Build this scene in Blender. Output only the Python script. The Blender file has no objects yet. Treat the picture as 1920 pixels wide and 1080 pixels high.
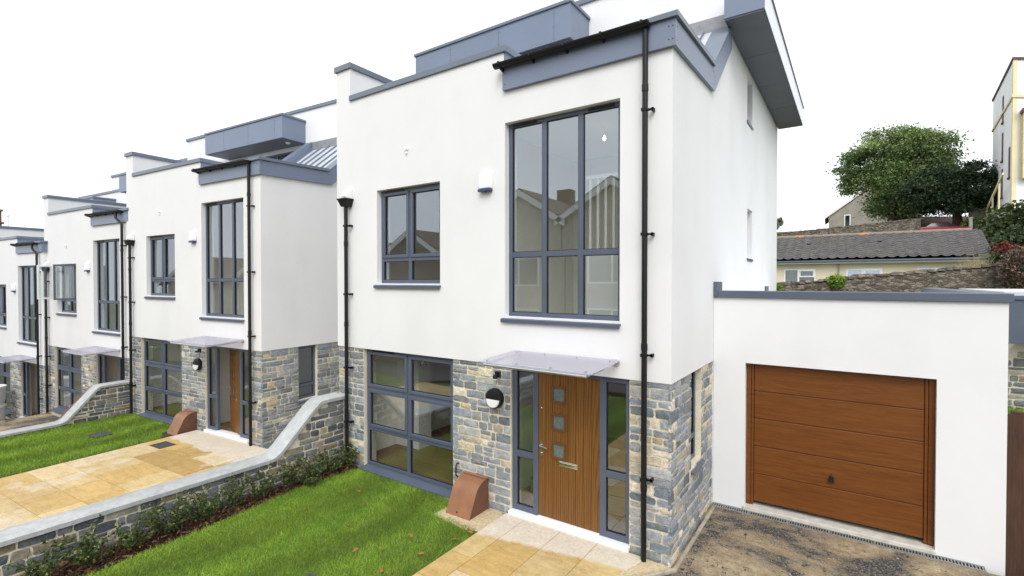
import bpy, bmesh, math, random
import numpy as np
from mathutils import Vector, Matrix, noise
R = math.radians
random.seed(7)
rng = np.random.default_rng(11)
scene = bpy.context.scene
COL = scene.collection

# ------------------------------------------------------------------ helpers
def tag(o, label=None, cat=None, group=None, kind=None):
    if label: o['label'] = label
    if cat: o['category'] = cat
    if group: o['group'] = group
    if kind: o['kind'] = kind
    return o

def empty(name, label, cat, loc=(0, 0, 0), rz=0.0, group=None):
    o = bpy.data.objects.new(name, None)
    o.empty_display_size = 0.2
    COL.objects.link(o)
    o.location = loc
    o.rotation_euler = (0, 0, rz)
    return tag(o, label, cat, group)

def ident(a, d, z): return (a, d, z)          # facade looking towards -Y
def side(a, d, z): return (-d, a, z)          # wall looking towards +X

class MB:
    """collects simple solids, then links them as ONE mesh object"""
    def __init__(self, f=ident):
        self.v = []; self.f = []; self.fn = f; self.cols = None
    def pt(self, a, d, z): return self.fn(a, d, z)
    def add(self, verts, faces):
        n = len(self.v)
        self.v += [self.fn(*p) for p in verts]
        self.f += [tuple(i + n for i in q) for q in faces]
    def box(self, a0, a1, d0, d1, z0, z1):
        self.add([(a0, d0, z0), (a1, d0, z0), (a1, d1, z0), (a0, d1, z0), (a0, d0, z1), (a1, d0, z1), (a1, d1, z1), (a0, d1, z1)],
                 [(0, 3, 2, 1), (4, 5, 6, 7), (0, 1, 5, 4), (1, 2, 6, 5), (2, 3, 7, 6), (3, 0, 4, 7)])
    def quad(self, p): self.add(p, [tuple(range(len(p)))])
    def prism(self, poly, t0, t1, axis):
        """poly of 2D points, extruded along axis 0/1/2"""
        def mk(p, t):
            return {0: (t, p[0], p[1]), 1: (p[0], t, p[1]), 2: (p[0], p[1], t)}[axis]
        n = len(poly)
        self.add([mk(p, t0) for p in poly] + [mk(p, t1) for p in poly],
                 [tuple(range(n))[::-1], tuple(range(n, 2 * n))] + [(i, (i + 1) % n, n + (i + 1) % n, n + i) for i in range(n)])
    def tube(self, pts, r, n=10, cap=True):
        pts = [Vector(p) for p in pts]
        rs = r if isinstance(r, (list, tuple)) else [r] * len(pts)
        V = []; up0 = None
        for i, p in enumerate(pts):
            if i == 0: t = pts[1] - pts[0]
            elif i == len(pts) - 1: t = pts[-1] - pts[-2]
            else: t = (pts[i + 1] - pts[i]).normalized() + (pts[i] - pts[i - 1]).normalized()
            t.normalize()
            if up0 is None:
                up0 = Vector((0, 0, 1)) if abs(t.z) < .9 else Vector((1, 0, 0))
            a = t.cross(up0).normalized(); b = t.cross(a).normalized()
            up0 = a.cross(t) if abs(t.dot(up0)) < .95 else up0
            for k in range(n):
                w = 2 * math.pi * k / n
                q = p + (a * math.cos(w) + b * math.sin(w)) * rs[i]
                V.append(tuple(q))
        F = []
        for i in range(len(pts) - 1):
            for k in range(n):
                F.append((i * n + k, i * n + (k + 1) % n, (i + 1) * n + (k + 1) % n, (i + 1) * n + k))
        if cap:
            F.append(tuple(range(n))[::-1]); F.append(tuple(range((len(pts) - 1) * n, len(pts) * n)))
        self.add(V, F)
    def lathe(self, prof, c, axis=2, n=24):
        """prof: (r, h) list"""
        V = []; F = []
        for (r, h) in prof:
            for k in range(n):
                w = 2 * math.pi * k / n
                x, y = r * math.cos(w), r * math.sin(w)
                V.append({2: (c[0] + x, c[1] + y, c[2] + h), 1: (c[0] + x, c[1] + h, c[2] + y), 0: (c[0] + h, c[1] + x, c[2] + y)}[axis])
        m = len(prof)
        for i in range(m - 1):
            for k in range(n):
                F.append((i * n + k, i * n + (k + 1) % n, (i + 1) * n + (k + 1) % n, (i + 1) * n + k))
        F.append(tuple(range(n))[::-1]); F.append(tuple(range((m - 1) * n, m * n)))
        self.add(V, F)
    def build(self, name, mat, parent=None, bevel=0, smooth=False, recalc=True, col=None):
        me = bpy.data.meshes.new(name)
        me.from_pydata(self.v, [], self.f)
        if recalc:
            bm = bmesh.new(); bm.from_mesh(me)
            bmesh.ops.recalc_face_normals(bm, faces=bm.faces)
            bm.to_mesh(me); bm.free()
        if mat: me.materials.append(mat)
        if smooth is True:
            me.shade_smooth()
        if col is not None:
            at = me.color_attributes.new('col', 'FLOAT_COLOR', 'POINT')
            at.data.foreach_set('color', np.asarray(col, dtype=np.float32).ravel())
        o = bpy.data.objects.new(name, me)
        COL.objects.link(o)
        if parent: o.parent = parent
        if bevel:
            b = o.modifiers.new('Bevel', 'BEVEL'); b.width = bevel; b.segments = 2; b.limit_method = 'ANGLE'; b.angle_limit = R(40)
        if smooth == 'auto':
            me.shade_smooth()
            me.set_sharp_from_angle(angle=R(35))
        return o

def raw_mesh(name, V, F, mat, parent=None, col=None, smooth=False):
    """numpy verts (n,3) and faces (m,k) of equal size"""
    V = np.asarray(V, np.float32); F = np.asarray(F, np.int32)
    me = bpy.data.meshes.new(name)
    k = F.shape[1]
    me.vertices.add(len(V)); me.vertices.foreach_set('co', V.ravel())
    me.loops.add(F.size); me.loops.foreach_set('vertex_index', F.ravel())
    me.polygons.add(len(F)); me.polygons.foreach_set('loop_start', np.arange(0, F.size, k, dtype=np.int32))
    me.update(calc_edges=True); me.validate()
    if col is not None:
        at = me.color_attributes.new('col', 'FLOAT_COLOR', 'POINT')
        at.data.foreach_set('color', np.asarray(col, np.float32).ravel())
    if mat: me.materials.append(mat)
    if smooth: me.shade_smooth()
    o = bpy.data.objects.new(name, me); COL.objects.link(o)
    if parent: o.parent = parent
    return o

# ------------------------------------------------------------------ materials
class NT:
    def __init__(self, name):
        self.m = bpy.data.materials.new(name); self.m.use_nodes = True
        self.t = self.m.node_tree; self.n = self.t.nodes
        self.b = self.n['Principled BSDF']; self.out = self.n['Material Output']
        self.tc = self.n.new('ShaderNodeTexCoord')
    def link(self, a, b): self.t.links.new(a, b)
    def map(self, scale=(1, 1, 1), rot=(0, 0, 0), coord='Object'):
        mp = self.n.new('ShaderNodeMapping'); mp.inputs['Scale'].default_value = scale; mp.inputs['Rotation'].default_value = rot
        self.link(self.tc.outputs[coord], mp.inputs['Vector']); return mp.outputs[0]
    def noise(self, scale=5, detail=4, rough=.55, vec=None, dist=0):
        x = self.n.new('ShaderNodeTexNoise'); x.inputs['Scale'].default_value = scale; x.inputs['Detail'].default_value = detail
        x.inputs['Roughness'].default_value = rough; x.inputs['Distortion'].default_value = dist
        self.link(vec if vec is not None else self.tc.outputs['Object'], x.inputs['Vector']); return x.outputs['Fac']
    def ramp(self, fac, stops, interp='LINEAR'):
        r = self.n.new('ShaderNodeValToRGB'); r.color_ramp.interpolation = interp
        e = r.color_ramp.elements
        while len(e) < len(stops): e.new(.5)
        for el, (p, c) in zip(e, stops):
            el.position = p; el.color = (c if isinstance(c, tuple) else (c, c, c)) + (1,)
        self.link(fac, r.inputs[0]); return r.outputs[0]
    def mix(self, fac, a, b, typ='MIX'):
        m = self.n.new('ShaderNodeMix'); m.data_type = 'RGBA'; m.blend_type = typ
        for k, v in ((0, fac), (6, a), (7, b)):
            s = m.inputs[k]
            if hasattr(v, 'default_value') or hasattr(v, 'links'): self.link(v, s)
            elif isinstance(v, (int, float)): s.default_value = v if k == 0 else (v, v, v, 1)
            else: s.default_value = tuple(v) + (1,)
        return m.outputs[2]
    def math(self, op, a, b=None):
        m = self.n.new('ShaderNodeMath'); m.operation = op
        for s, v in ((m.inputs[0], a), (m.inputs[1], b)):
            if v is None: continue
            if isinstance(v, (int, float)): s.default_value = v
            else: self.link(v, s)
        return m.outputs[0]
    def attr(self, name='col'):
        a = self.n.new('ShaderNodeAttribute'); a.attribute_name = name; return a.outputs['Color']
    def bump(self, h, strength=.3, dist=.01):
        b = self.n.new('ShaderNodeBump'); b.inputs['Strength'].default_value = strength; b.inputs['Distance'].default_value = dist
        self.link(h, b.inputs['Height']); self.link(b.outputs[0], self.b.inputs['Normal'])
    def sep(self, vec):
        s = self.n.new('ShaderNodeSeparateXYZ'); self.link(vec, s.inputs[0]); return s.outputs
    def base(self, c, rough=.6, metal=0, spec=.5):
        i = self.b.inputs['Base Color']
        if isinstance(c, (tuple, list)): i.default_value = tuple(c) + (1,)
        else: self.link(c, i)
        r = self.b.inputs['Roughness']
        if isinstance(rough, (int, float)): r.default_value = rough
        else: self.link(rough, r)
        self.b.inputs['Metallic'].default_value = metal
        self.b.inputs['Specular IOR Level'].default_value = spec
        return self.m

def simple(name, c, rough=.5, metal=0, var=.12, scale=6, bump=0, bscale=60, spec=.5):
    n = NT(name)
    f = n.noise(scale, 5)
    lo = tuple(x * (1 - var) for x in c); hi = tuple(min(1, x * (1 + var)) for x in c)
    col = n.ramp(f, [(.3, lo), (.7, hi)])
    if bump: n.bump(n.noise(bscale, 4), bump, .004)
    return n.base(col, rough, metal, spec)

M = {}
def mat_render():
    n = NT('white_render')
    big = n.noise(.7, 4, .6)
    streak = n.noise(1, 4, .5, n.map((1.1, 1.1, .35)))
    f = n.math('MULTIPLY', big, streak)
    col = n.ramp(f, [(.10, (.69, .69, .69)), (.24, (.73, .73, .732)), (.4, (.75, .75, .753))])
    sp = n.noise(220, 2, .5)
    col = n.mix(.12, col, n.ramp(sp, [(.35, (.6, .6, .6)), (.6, (.9, .9, .9))]), 'MULTIPLY')
    n.bump(sp, .25, .003)
    return n.base(col, .9, 0, .2)
def mat_stone():
    n = NT('rubble_stone')
    a = n.attr()
    v = n.noise(16, 6, .65)
    v2 = n.noise(70, 4, .6)
    c = n.mix(.75, a, n.ramp(v, [(.25, (.55, .56, .58)), (.48, (.95, .95, .95)), (.72, (1.5, 1.46, 1.38))]), 'MULTIPLY')
    c = n.mix(.5, c, n.ramp(v2, [(.3, .65), (.65, 1.25)]), 'MULTIPLY')
    rust = n.ramp(n.noise(5, 4), [(.58, 0.0), (.7, .35)])
    c = n.mix(rust, c, (.34, .24, .12))
    h = n.math('ADD', n.math('MULTIPLY', v, 1.5), v2)
    n.bump(h, .7, .012)
    return n.base(c, .85, 0, .25)
def mat_mortar():
    n = NT('lime_mortar')
    v = n.noise(40, 5); w = n.noise(3, 3)
    c = n.ramp(v, [(.3, (.54, .485, .365)), (.7, (.74, .68, .54))])
    c = n.mix(.35, c, n.ramp(w, [(.35, (.7, .7, .7)), (.65, (1.1, 1.1, 1.1))]), 'MULTIPLY')
    n.bump(v, .6, .01)
    return n.base(c, .95, 0, .1)
def mat_glass(ior=1.75, tint=(1, 1, 1), rough=0.0, wav=.0):
    n = NT('window_glass')
    n.n.remove(n.b)
    tr = n.n.new('ShaderNodeBsdfTransparent'); tr.inputs[0].default_value = tint + (1,)
    gl = n.n.new('ShaderNodeBsdfGlossy'); gl.inputs['Roughness'].default_value = rough; gl.inputs[0].default_value = (.82, .91, 1, 1)
    fr = n.n.new('ShaderNodeFresnel')
    # a pane mirrors alike from both sides
    ge = n.n.new('ShaderNodeNewGeometry'); n.link(n.math('POWER', ior, n.math('SUBTRACT', 1.0, n.math('MULTIPLY', ge.outputs['Backfacing'], 2.0))), fr.inputs['IOR'])
    mx = n.n.new('ShaderNodeMixShader')
    if wav:
        b = n.n.new('ShaderNodeBump'); b.inputs['Strength'].default_value = wav; b.inputs['Distance'].default_value = .01
        n.link(n.noise(1.3, 1), b.inputs['Height']); n.link(b.outputs[0], gl.inputs['Normal'])
    n.link(fr.outputs[0], mx.inputs[0]); n.link(tr.outputs[0], mx.inputs[1]); n.link(gl.outputs[0], mx.inputs[2])
    n.link(mx.outputs[0], n.out.inputs[0])
    return n.m
def mat_oak():
    n = NT('oak_door_grain')
    w = n.n.new('ShaderNodeTexWave'); w.wave_type = 'RINGS'; w.rings_direction = 'Y'
    w.inputs['Scale'].default_value = 2.2; w.inputs['Distortion'].default_value = 6; w.inputs['Detail'].default_value = 4; w.inputs['Detail Scale'].default_value = 1.2
    n.link(n.map((4.4, 1, .26)), w.inputs['Vector'])
    fine = n.noise(1, 5, .6, n.map((170, 40, 4)))
    wide = n.noise(1, 4, .6, n.map((9, 1, .5)), .8)
    c = n.ramp(wide, [(.25, (.125, .052, .011)), (.5, (.17, .075, .017)), (.75, (.21, .098, .025))])
    c = n.mix(.55, c, n.ramp(w.outputs['Fac'], [(.05, (.42, .36, .30)), (.3, (.9, .88, .85)), (.9, (1.15, 1.15, 1.15))]), 'MULTIPLY')
    c = n.mix(.45, c, n.ramp(fine, [(.36, (.6, .55, .48)), (.58, (1.12, 1.12, 1.12))]), 'MULTIPLY')
    n.bump(n.math('ADD', fine, n.math('MULTIPLY', w.outputs['Fac'], .5)), .3, .003)
    return n.base(c, .46, 0, .4)
def mat_golden():
    n = NT('golden_oak_foil')
    f = n.noise(1, 6, .6, n.map((1.6, 1, 26), (0, 0, 0)), 1.2)
    g = n.noise(1, 4, .6, n.map((12, 5, 160)))
    c = n.ramp(f, [(.25, (.105, .031, .005)), (.5, (.15, .049, .0085)), (.75, (.19, .067, .013))])
    c = n.mix(.35, c, n.ramp(g, [(.35, .7), (.65, 1.15)]), 'MULTIPLY')
    return n.base(c, .42, 0, .35)
def mat_slab(name, wet):
    n = NT(name)
    a = n.attr()
    v = n.noise(5, 6, .65, None, .6); w = n.noise(30, 4); vein = n.noise(1, 5, .6, n.map((2, 9, 1), (0, 0, .6)), 1.5)
    c = n.mix(.6, a, n.ramp(v, [(.3, (.72, .66, .55)), (.5, (1, 1, 1)), (.72, (1.22, 1.2, 1.15))]), 'MULTIPLY')
    c = n.mix(.45, c, n.ramp(vein, [(.35, (.8, .7, .55)), (.55, (1.08, 1.08, 1.08))]), 'MULTIPLY')
    c = n.mix(.3, c, n.ramp(w, [(.35, .7), (.65, 1.15)]), 'MULTIPLY')
    rough = .75
    # damp patches: wet stone is darker and richer than the dry stone by the step
    s = n.sep(n.tc.outputs['Object'])
    edge = n.math('ADD', s[1], n.math('MULTIPLY', n.math('SUBTRACT', n.noise(3.2, 5, .6), .5), wet[1]))
    edge = n.math('ADD', edge, n.math('MULTIPLY', n.math('SUBTRACT', s[0], wet[2]), wet[3]))
    dry = n.ramp(n.math('ADD', n.math('MULTIPLY', n.math('SUBTRACT', edge, wet[0]), 14.0), .5), [(0, 0.0), (1, 1.0)])
    if len(wet) > 4:
        d2 = n.ramp(n.math('ADD', n.noise(.8, 6, .62, None, .25), n.math('MULTIPLY', n.math('SUBTRACT', w, .5), .12)), [(.545, 0.0), (.60, .6)])
        dry = n.math('MAXIMUM', dry, d2)
    pale = n.mix(.5, (.60, .53, .43), n.ramp(v, [(.3, (.85, .82, .76)), (.7, (1.12, 1.12, 1.12))]), 'MULTIPLY')
    pale = n.mix(.5, pale, n.ramp(w, [(.35, .78), (.65, 1.1)]), 'MULTIPLY')
    c = n.mix(dry, c, pale)
    rough = n.ramp(dry, [(0, .5), (1, .9)])
    n.bump(n.math('ADD', v, n.math('MULTIPLY', w, .4)), .35, .01)
    return n.base(c, rough, 0, .35)
def mat_grass():
    n = NT('grass_blades')
    a = n.attr()
    big = n.noise(1.1, 3, .6, n.map((1.6, .55, 1)))
    med = n.noise(5, 4)
    c = n.mix(.8, a, n.ramp(big, [(.3, (.66, .74, .66)), (.68, (1.38, 1.25, 1.15))]), 'MULTIPLY')
    c = n.mix(.55, c, n.ramp(med, [(.3, (.72, .76, .7)), (.7, (1.22, 1.18, 1.1))]), 'MULTIPLY')
    n.b.inputs['Subsurface Weight'].default_value = 0
    n.base(c, .55, 0, .3)
    tl = n.n.new('ShaderNodeBsdfTranslucent'); n.link(c, tl.inputs[0])
    mx = n.n.new('ShaderNodeMixShader'); mx.inputs[0].default_value = .3
    n.link(n.b.outputs[0], mx.inputs[1]); n.link(tl.outputs[0], mx.inputs[2]); n.link(mx.outputs[0], n.out.inputs[0])
    return n.m
def mat_leaf(name, var=.5):
    n = NT(name)
    a = n.attr()
    c = n.mix(var, a, n.ramp(n.noise(.6, 3), [(.3, .7), (.7, 1.3)]), 'MULTIPLY')
    n.base(c, .5, 0, .35)
    tl = n.n.new('ShaderNodeBsdfTranslucent'); n.link(c, tl.inputs[0])
    mx = n.n.new('ShaderNodeMixShader'); mx.inputs[0].default_value = .25
    n.link(n.b.outputs[0], mx.inputs[1]); n.link(tl.outputs[0], mx.inputs[2]); n.link(mx.outputs[0], n.out.inputs[0])
    return n.m
def mat_dirt():
    n = NT('dirt_drive')
    a = n.noise(.55, 8, .66, None, .5); b = n.noise(9, 6, .7); c0 = n.noise(55, 4, .6)
    tan = n.ramp(b, [(.3, (.20, .14, .08)), (.5, (.36, .28, .175)), (.72, (.52, .45, .33))])
    dark = n.ramp(c0, [(.3, (.02, .02, .021)), (.5, (.07, .067, .062)), (.68, (.25, .23, .20))])
    m = n.ramp(n.math('ADD', a, n.math('MULTIPLY', n.math('SUBTRACT', b, .5), .30)), [(.43, 0.0), (.53, 1.0)])
    c = n.mix(m, tan, dark)
    c = n.mix(.4, c, n.ramp(c0, [(.3, .6), (.65, 1.25)]), 'MULTIPLY')
    n.bump(n.math('ADD', b, c0), .8, .03)
    return n.base(c, .95, 0, .2)
def mat_ground():
    n = NT('ground_soil')
    f = n.noise(.4, 6); g = n.noise(12, 4)
    c = n.ramp(f, [(.35, (.045, .065, .02)), (.55, (.08, .10, .035)), (.7, (.13, .11, .06))])
    c = n.mix(.4, c, n.ramp(g, [(.3, .6), (.7, 1.3)]), 'MULTIPLY')
    n.bump(g, .5, .05)
    return n.base(c, .95, 0, .2)
def mat_coping_stone():
    n = NT('cast_coping')
    v = n.noise(9, 6, .65); w = n.noise(90, 3); d = n.noise(1.4, 4, .6)
    c = n.ramp(v, [(.3, (.33, .34, .34)), (.7, (.46, .47, .47))])
    c = n.mix(.5, c, n.ramp(d, [(.35, (.78, .78, .76)), (.6, (1.08, 1.08, 1.08))]), 'MULTIPLY')
    c = n.mix(.35, c, n.ramp(w, [(.35, .75), (.6, 1.1)]), 'MULTIPLY')
    n.bump(n.math('ADD', v, w), .3, .006)
    return n.base(c, .85, 0, .25)
def mat_oldwall():
    n = NT('old_rubble')
    vo = n.n.new('ShaderNodeTexVoronoi'); vo.inputs['Scale'].default_value = 4.2; vo.feature = 'F1'
    n.link(n.map((1, 1, 2.3)), vo.inputs['Vector'])
    v2 = n.n.new('ShaderNodeTexVoronoi'); v2.inputs['Scale'].default_value = 4.2; v2.feature = 'DISTANCE_TO_EDGE'
    n.link(n.map((1, 1, 2.3)), v2.inputs['Vector'])
    s = n.n.new('ShaderNodeSeparateColor'); n.link(vo.outputs['Color'], s.inputs[0])
    c = n.ramp(s.outputs[0], [(0, (.075, .062, .05)), (.5, (.15, .125, .10)), (1, (.27, .235, .19))])
    c = n.mix(.6, c, n.ramp(n.noise(25, 5), [(.3, .6), (.7, 1.35)]), 'MULTIPLY')
    c = n.mix(n.ramp(v2.outputs['Distance'], [(0, 1.0), (.09, 0.0)]), c, (.10, .088, .068))
    n.bump(n.math('MULTIPLY', n.ramp(v2.outputs['Distance'], [(0, 0.0), (.15, 1.0)]), n.noise(25, 4)), .9, .06)
    return n.base(c, .95, 0, .15)
def mat_tiles():
    n = NT('concrete_tiles')
    f = n.noise(3, 5); g = n.noise(26, 4)
    c = n.ramp(f, [(.3, (.085, .08, .08)), (.7, (.15, .142, .138))])
    c = n.mix(.6, c, n.ramp(g, [(.3, .55), (.7, 1.4)]), 'MULTIPLY')
    c = n.mix(n.ramp(n.noise(7, 5), [(.68, 0.0), (.74, .8)]), c, (.35, .25, .08))
    n.bump(g, .4, .02)
    return n.base(c, .9, 0, .2)
def mat_floor():
    n = NT('oak_floor')
    b = n.n.new('ShaderNodeTexBrick'); b.offset = .4; b.inputs['Scale'].default_value = 1; b.inputs['Brick Width'].default_value = 1.3; b.inputs['Row Height'].default_value = .14
    b.inputs['Mortar Size'].default_value = .002; b.inputs['Color1'].default_value = (.20, .125, .055, 1); b.inputs['Color2'].default_value = (.26, .165, .078, 1); b.inputs['Mortar'].default_value = (.08, .05, .02, 1)
    n.link(n.tc.outputs['Object'], b.inputs['Vector'])
    g = n.noise(1, 5, .6, n.map((4, 50, 1)))
    c = n.mix(.5, b.outputs['Color'], n.ramp(g, [(.3, .7), (.7, 1.2)]), 'MULTIPLY')
    return n.base(c, .45)
def mat_fence():
    n = NT('brown_fence_timber')
    g = n.noise(1, 6, .65, n.map((40, 40, 2.5)))
    c = n.ramp(g, [(.3, (.035, .014, .007)), (.7, (.085, .036, .018))])
    n.bump(g, .4, .006)
    return n.base(c, .8)
def mat_roof_sheet():
    n = NT('zinc_sheet')
    c = n.ramp(n.noise(2, 4), [(.3, (.60, .63, .67)), (.7, (.68, .71, .75))])
    return n.base(c, .3, .35, .5)

M['render'] = mat_render(); M['stone'] = mat_stone(); M['mortar'] = mat_mortar(); M['glass'] = mat_glass(3.05, (.93, .96, .95))
def mat_poly():
    n = NT('clear_polycarbonate')
    n.base((.80, .80, .86), .12, 0, .6)
    tr = n.n.new('ShaderNodeBsdfTransparent'); tr.inputs[0].default_value = (.88, .88, .96, 1)
    tl = n.n.new('ShaderNodeBsdfTranslucent'); tl.inputs[0].default_value = (.8, .8, .88, 1)
    a = n.n.new('ShaderNodeMixShader'); a.inputs[0].default_value = .45
    n.link(n.b.outputs[0], a.inputs[1]); n.link(tl.outputs[0], a.inputs[2])
    b = n.n.new('ShaderNodeMixShader'); b.inputs[0].default_value = .55
    n.link(a.outputs[0], b.inputs[1]); n.link(tr.outputs[0], b.inputs[2]); n.link(b.outputs[0], n.out.inputs[0])
    return n.m
M['canopy_glass'] = mat_poly()
M['frosted'] = simple('obscure_glass', (.13, .155, .15), .25, 0, .25, 40)
M['frame'] = simple('slate_grey_frame', (.080, .098, .138), .4, 0, .06, 3)
M['clad'] = simple('slate_grey_cladding', (.155, .19, .265), .36, 0, .05, 1.2)
M['coping'] = simple('grey_metal_coping', (.135, .16, .205), .34, 0, .05, 2)
M['soffit'] = simple('dark_soffit_board', (.085, .095, .115), .5, 0, .08, 2)
M['black'] = simple('black_plastic', (.009, .009, .010), .42, 0, .1, 5, spec=.3)
M['sky_sheen'] = simple('sky_sheen_trim', (.66, .68, .71), .3, .1, .03, 3)
M['lead'] = simple('lead_flashing', (.22, .225, .24), .55, .2, .2, 9)
M['roof'] = mat_roof_sheet()
M['bead'] = simple('brown_bead', (.125, .050, .012), .4, 0, .12, 20); M['oak'] = mat_oak(); M['golden'] = mat_golden(); M['golden_dark'] = simple('golden_oak_dark', (.12, .033, .008), .4, 0, .15, 8)
M['steel'] = simple('brushed_steel', (.62, .62, .62), .28, 1, .05, 10)
M['chrome'] = simple('polished_steel', (.78, .77, .74), .12, 1, .02, 10)
M['white_pvc'] = simple('white_pvc', (.80, .80, .80), .35, 0, .03, 5)
M['white_paint'] = simple('white_paint', (.78, .77, .74), .6, 0, .04, 2)
M['cream_wall'] = simple('cream_room_wall', (.80, .78, .71), .8, 0, .04, 1)
M['floor'] = mat_floor()
M['ceil'] = simple('white_ceiling', (.8, .8, .78), .9, 0, .02, 1)
M['blue_dark'] = simple('dark_blue_plastic', (.03, .04, .13), .35, 0, .1, 6)
M['brownbox'] = simple('brown_plastic', (.25, .112, .055), .34, 0, .12, 7, .15, 90)
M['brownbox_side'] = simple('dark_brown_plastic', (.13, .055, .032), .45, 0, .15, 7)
M['grass'] = mat_grass(); M['ground'] = mat_ground(); M['dirt'] = mat_dirt()
M['copingstone'] = mat_coping_stone(); M['oldwall'] = mat_oldwall(); M['tiles'] = mat_tiles(); M['fence'] = mat_fence()
M['slab_near'] = mat_slab('sandstone_path_near', (-.56, .22, -1.4, -.16))
M['slab_far'] = mat_slab('sandstone_path_far', (-.75, .45, -1.2, .05, 1))
M['soil'] = simple('dark_garden_soil', (.05, .032, .02), .95, 0, .4, 20, .9, 40)
M['sand'] = simple('sandy_bedding', (.50, .40, .25), .95, 0, .25, 30, .8, 70)
M['concrete'] = simple('pale_concrete', (.50, .47, .42), .85, 0, .18, 9, .4, 60)
M['grate'] = simple('galvanised_grate', (.34, .34, .33), .45, .6, .2, 20)
M['dark'] = simple('dark_void', (.01, .01, .01), .9, 0, .1, 5)
M['leaf'] = mat_leaf('shrub_leaves'); M['crown'] = mat_leaf('tree_leaves', .4)
M['bark'] = simple('tree_bark', (.06, .045, .033), .95, 0, .35, 8, .8, 20)
M['redbark'] = simple('red_tree_bark', (.05, .022, .018), .95, 0, .35, 8, .8, 20)
M['chips'] = mat_leaf('bark_chips', .3)
M['cream_render'] = simple('cream_render', (.62, .56, .42), .9, 0, .08, 1)
M['greyrender'] = simple('grey_pebbledash', (.30, .275, .235), .95, 0, .15, 1.2, .4, 60)
M['towerwhite'] = simple('tower_white_paint', (.80, .81, .82), .85, 0, .07, .5)
M['toweryellow'] = simple('tower_yellow_paint', (.72, .64, .40), .85, 0, .07, .6)
M['towerred'] = simple('tower_plum_paint', (.12, .05, .055), .7, 0, .1, 2)
M['redcar'] = simple('red_car_paint', (.28, .012, .025), .25, 0, .05, 2)
M['carglass'] = simple('dark_car_glass', (.015, .018, .02), .1, 0, .1, 2)
M['pale_roof'] = simple('pale_flat_roof', (.55, .57, .58), .7, 0, .06, 2)
M['asphalt'] = simple('asphalt', (.05, .05, .052), .9, 0, .25, 4, .5, 90)
M['brick'] = simple('brown_brick', (.15, .085, .055), .9, 0, .3, 4, .5, 50)
M['stonehouse'] = simple('bath_stone', (.42, .37, .28), .9, 0, .2, 2, .4, 30)
M['browntile'] = simple('brown_roof_tile', (.10, .065, .045), .9, 0, .25, 6, .5, 30)
M['sack'] = simple('white_woven_sack', (.62, .62, .62), .8, 0, .12, 14, .5, 60)
M['timber'] = simple('orange_timber', (.19, .085, .045), .7, 0, .2, 14)
M['basket'] = simple('wicker_weave', (.33, .27, .19), .85, 0, .45, 60, .8, 80)
nb = NT('lit_bulb'); nb.base((.9, .8, .6), .4); nb.b.inputs['Emission Color'].default_value = (1, .78, .45, 1); nb.b.inputs['Emission Strength'].default_value = 4
M['bulb'] = nb.m

# ------------------------------------------------------------------ building kit
def grid_wall(mb, a0, a1, z0, z1, d0, d1, holes):
    """solid slab a0..a1 x z0..z1 with rectangular holes, real thickness d0..d1"""
    xs = sorted({a0, a1} | {min(max(h[0], a0), a1) for h in holes} | {min(max(h[1], a0), a1) for h in holes})
    zs = sorted({z0, z1} | {min(max(h[2], z0), z1) for h in holes} | {min(max(h[3], z0), z1) for h in holes})
    nx, nz = len(xs) - 1, len(zs) - 1
    fill = [[True] * nz for _ in range(nx)]
    for i in range(nx):
        for j in range(nz):
            cx, cz = (xs[i] + xs[i + 1]) / 2, (zs[j] + zs[j + 1]) / 2
            if any(h[0] < cx < h[1] and h[2] < cz < h[3] for h in holes): fill[i][j] = False
    def F(i, j): return 0 <= i < nx and 0 <= j < nz and fill[i][j]
    idx = {}
    V = []; Q = []
    def vid(i, j, k):
        if (i, j, k) not in idx:
            idx[(i, j, k)] = len(V); V.append((xs[i], (d0, d1)[k], zs[j]))
        return idx[(i, j, k)]
    for i in range(nx):
        for j in range(nz):
            if not fill[i][j]: continue
            Q.append((vid(i, j, 0), vid(i + 1, j, 0), vid(i + 1, j + 1, 0), vid(i, j + 1, 0)))
            Q.append((vid(i, j, 1), vid(i, j + 1, 1), vid(i + 1, j + 1, 1), vid(i + 1, j, 1)))
            if not F(i - 1, j): Q.append((vid(i, j, 0), vid(i, j + 1, 0), vid(i, j + 1, 1), vid(i, j, 1)))
            if not F(i + 1, j): Q.append((vid(i + 1, j, 0), vid(i + 1, j, 1), vid(i + 1, j + 1, 1), vid(i + 1, j + 1, 0)))
            if not F(i, j - 1): Q.append((vid(i, j, 0), vid(i, j, 1), vid(i + 1, j, 1), vid(i + 1, j, 0)))
            if not F(i, j + 1): Q.append((vid(i, j + 1, 0), vid(i + 1, j + 1, 0), vid(i + 1, j + 1, 1), vid(i, j + 1, 1)))
    mb.add(V, Q)

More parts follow.
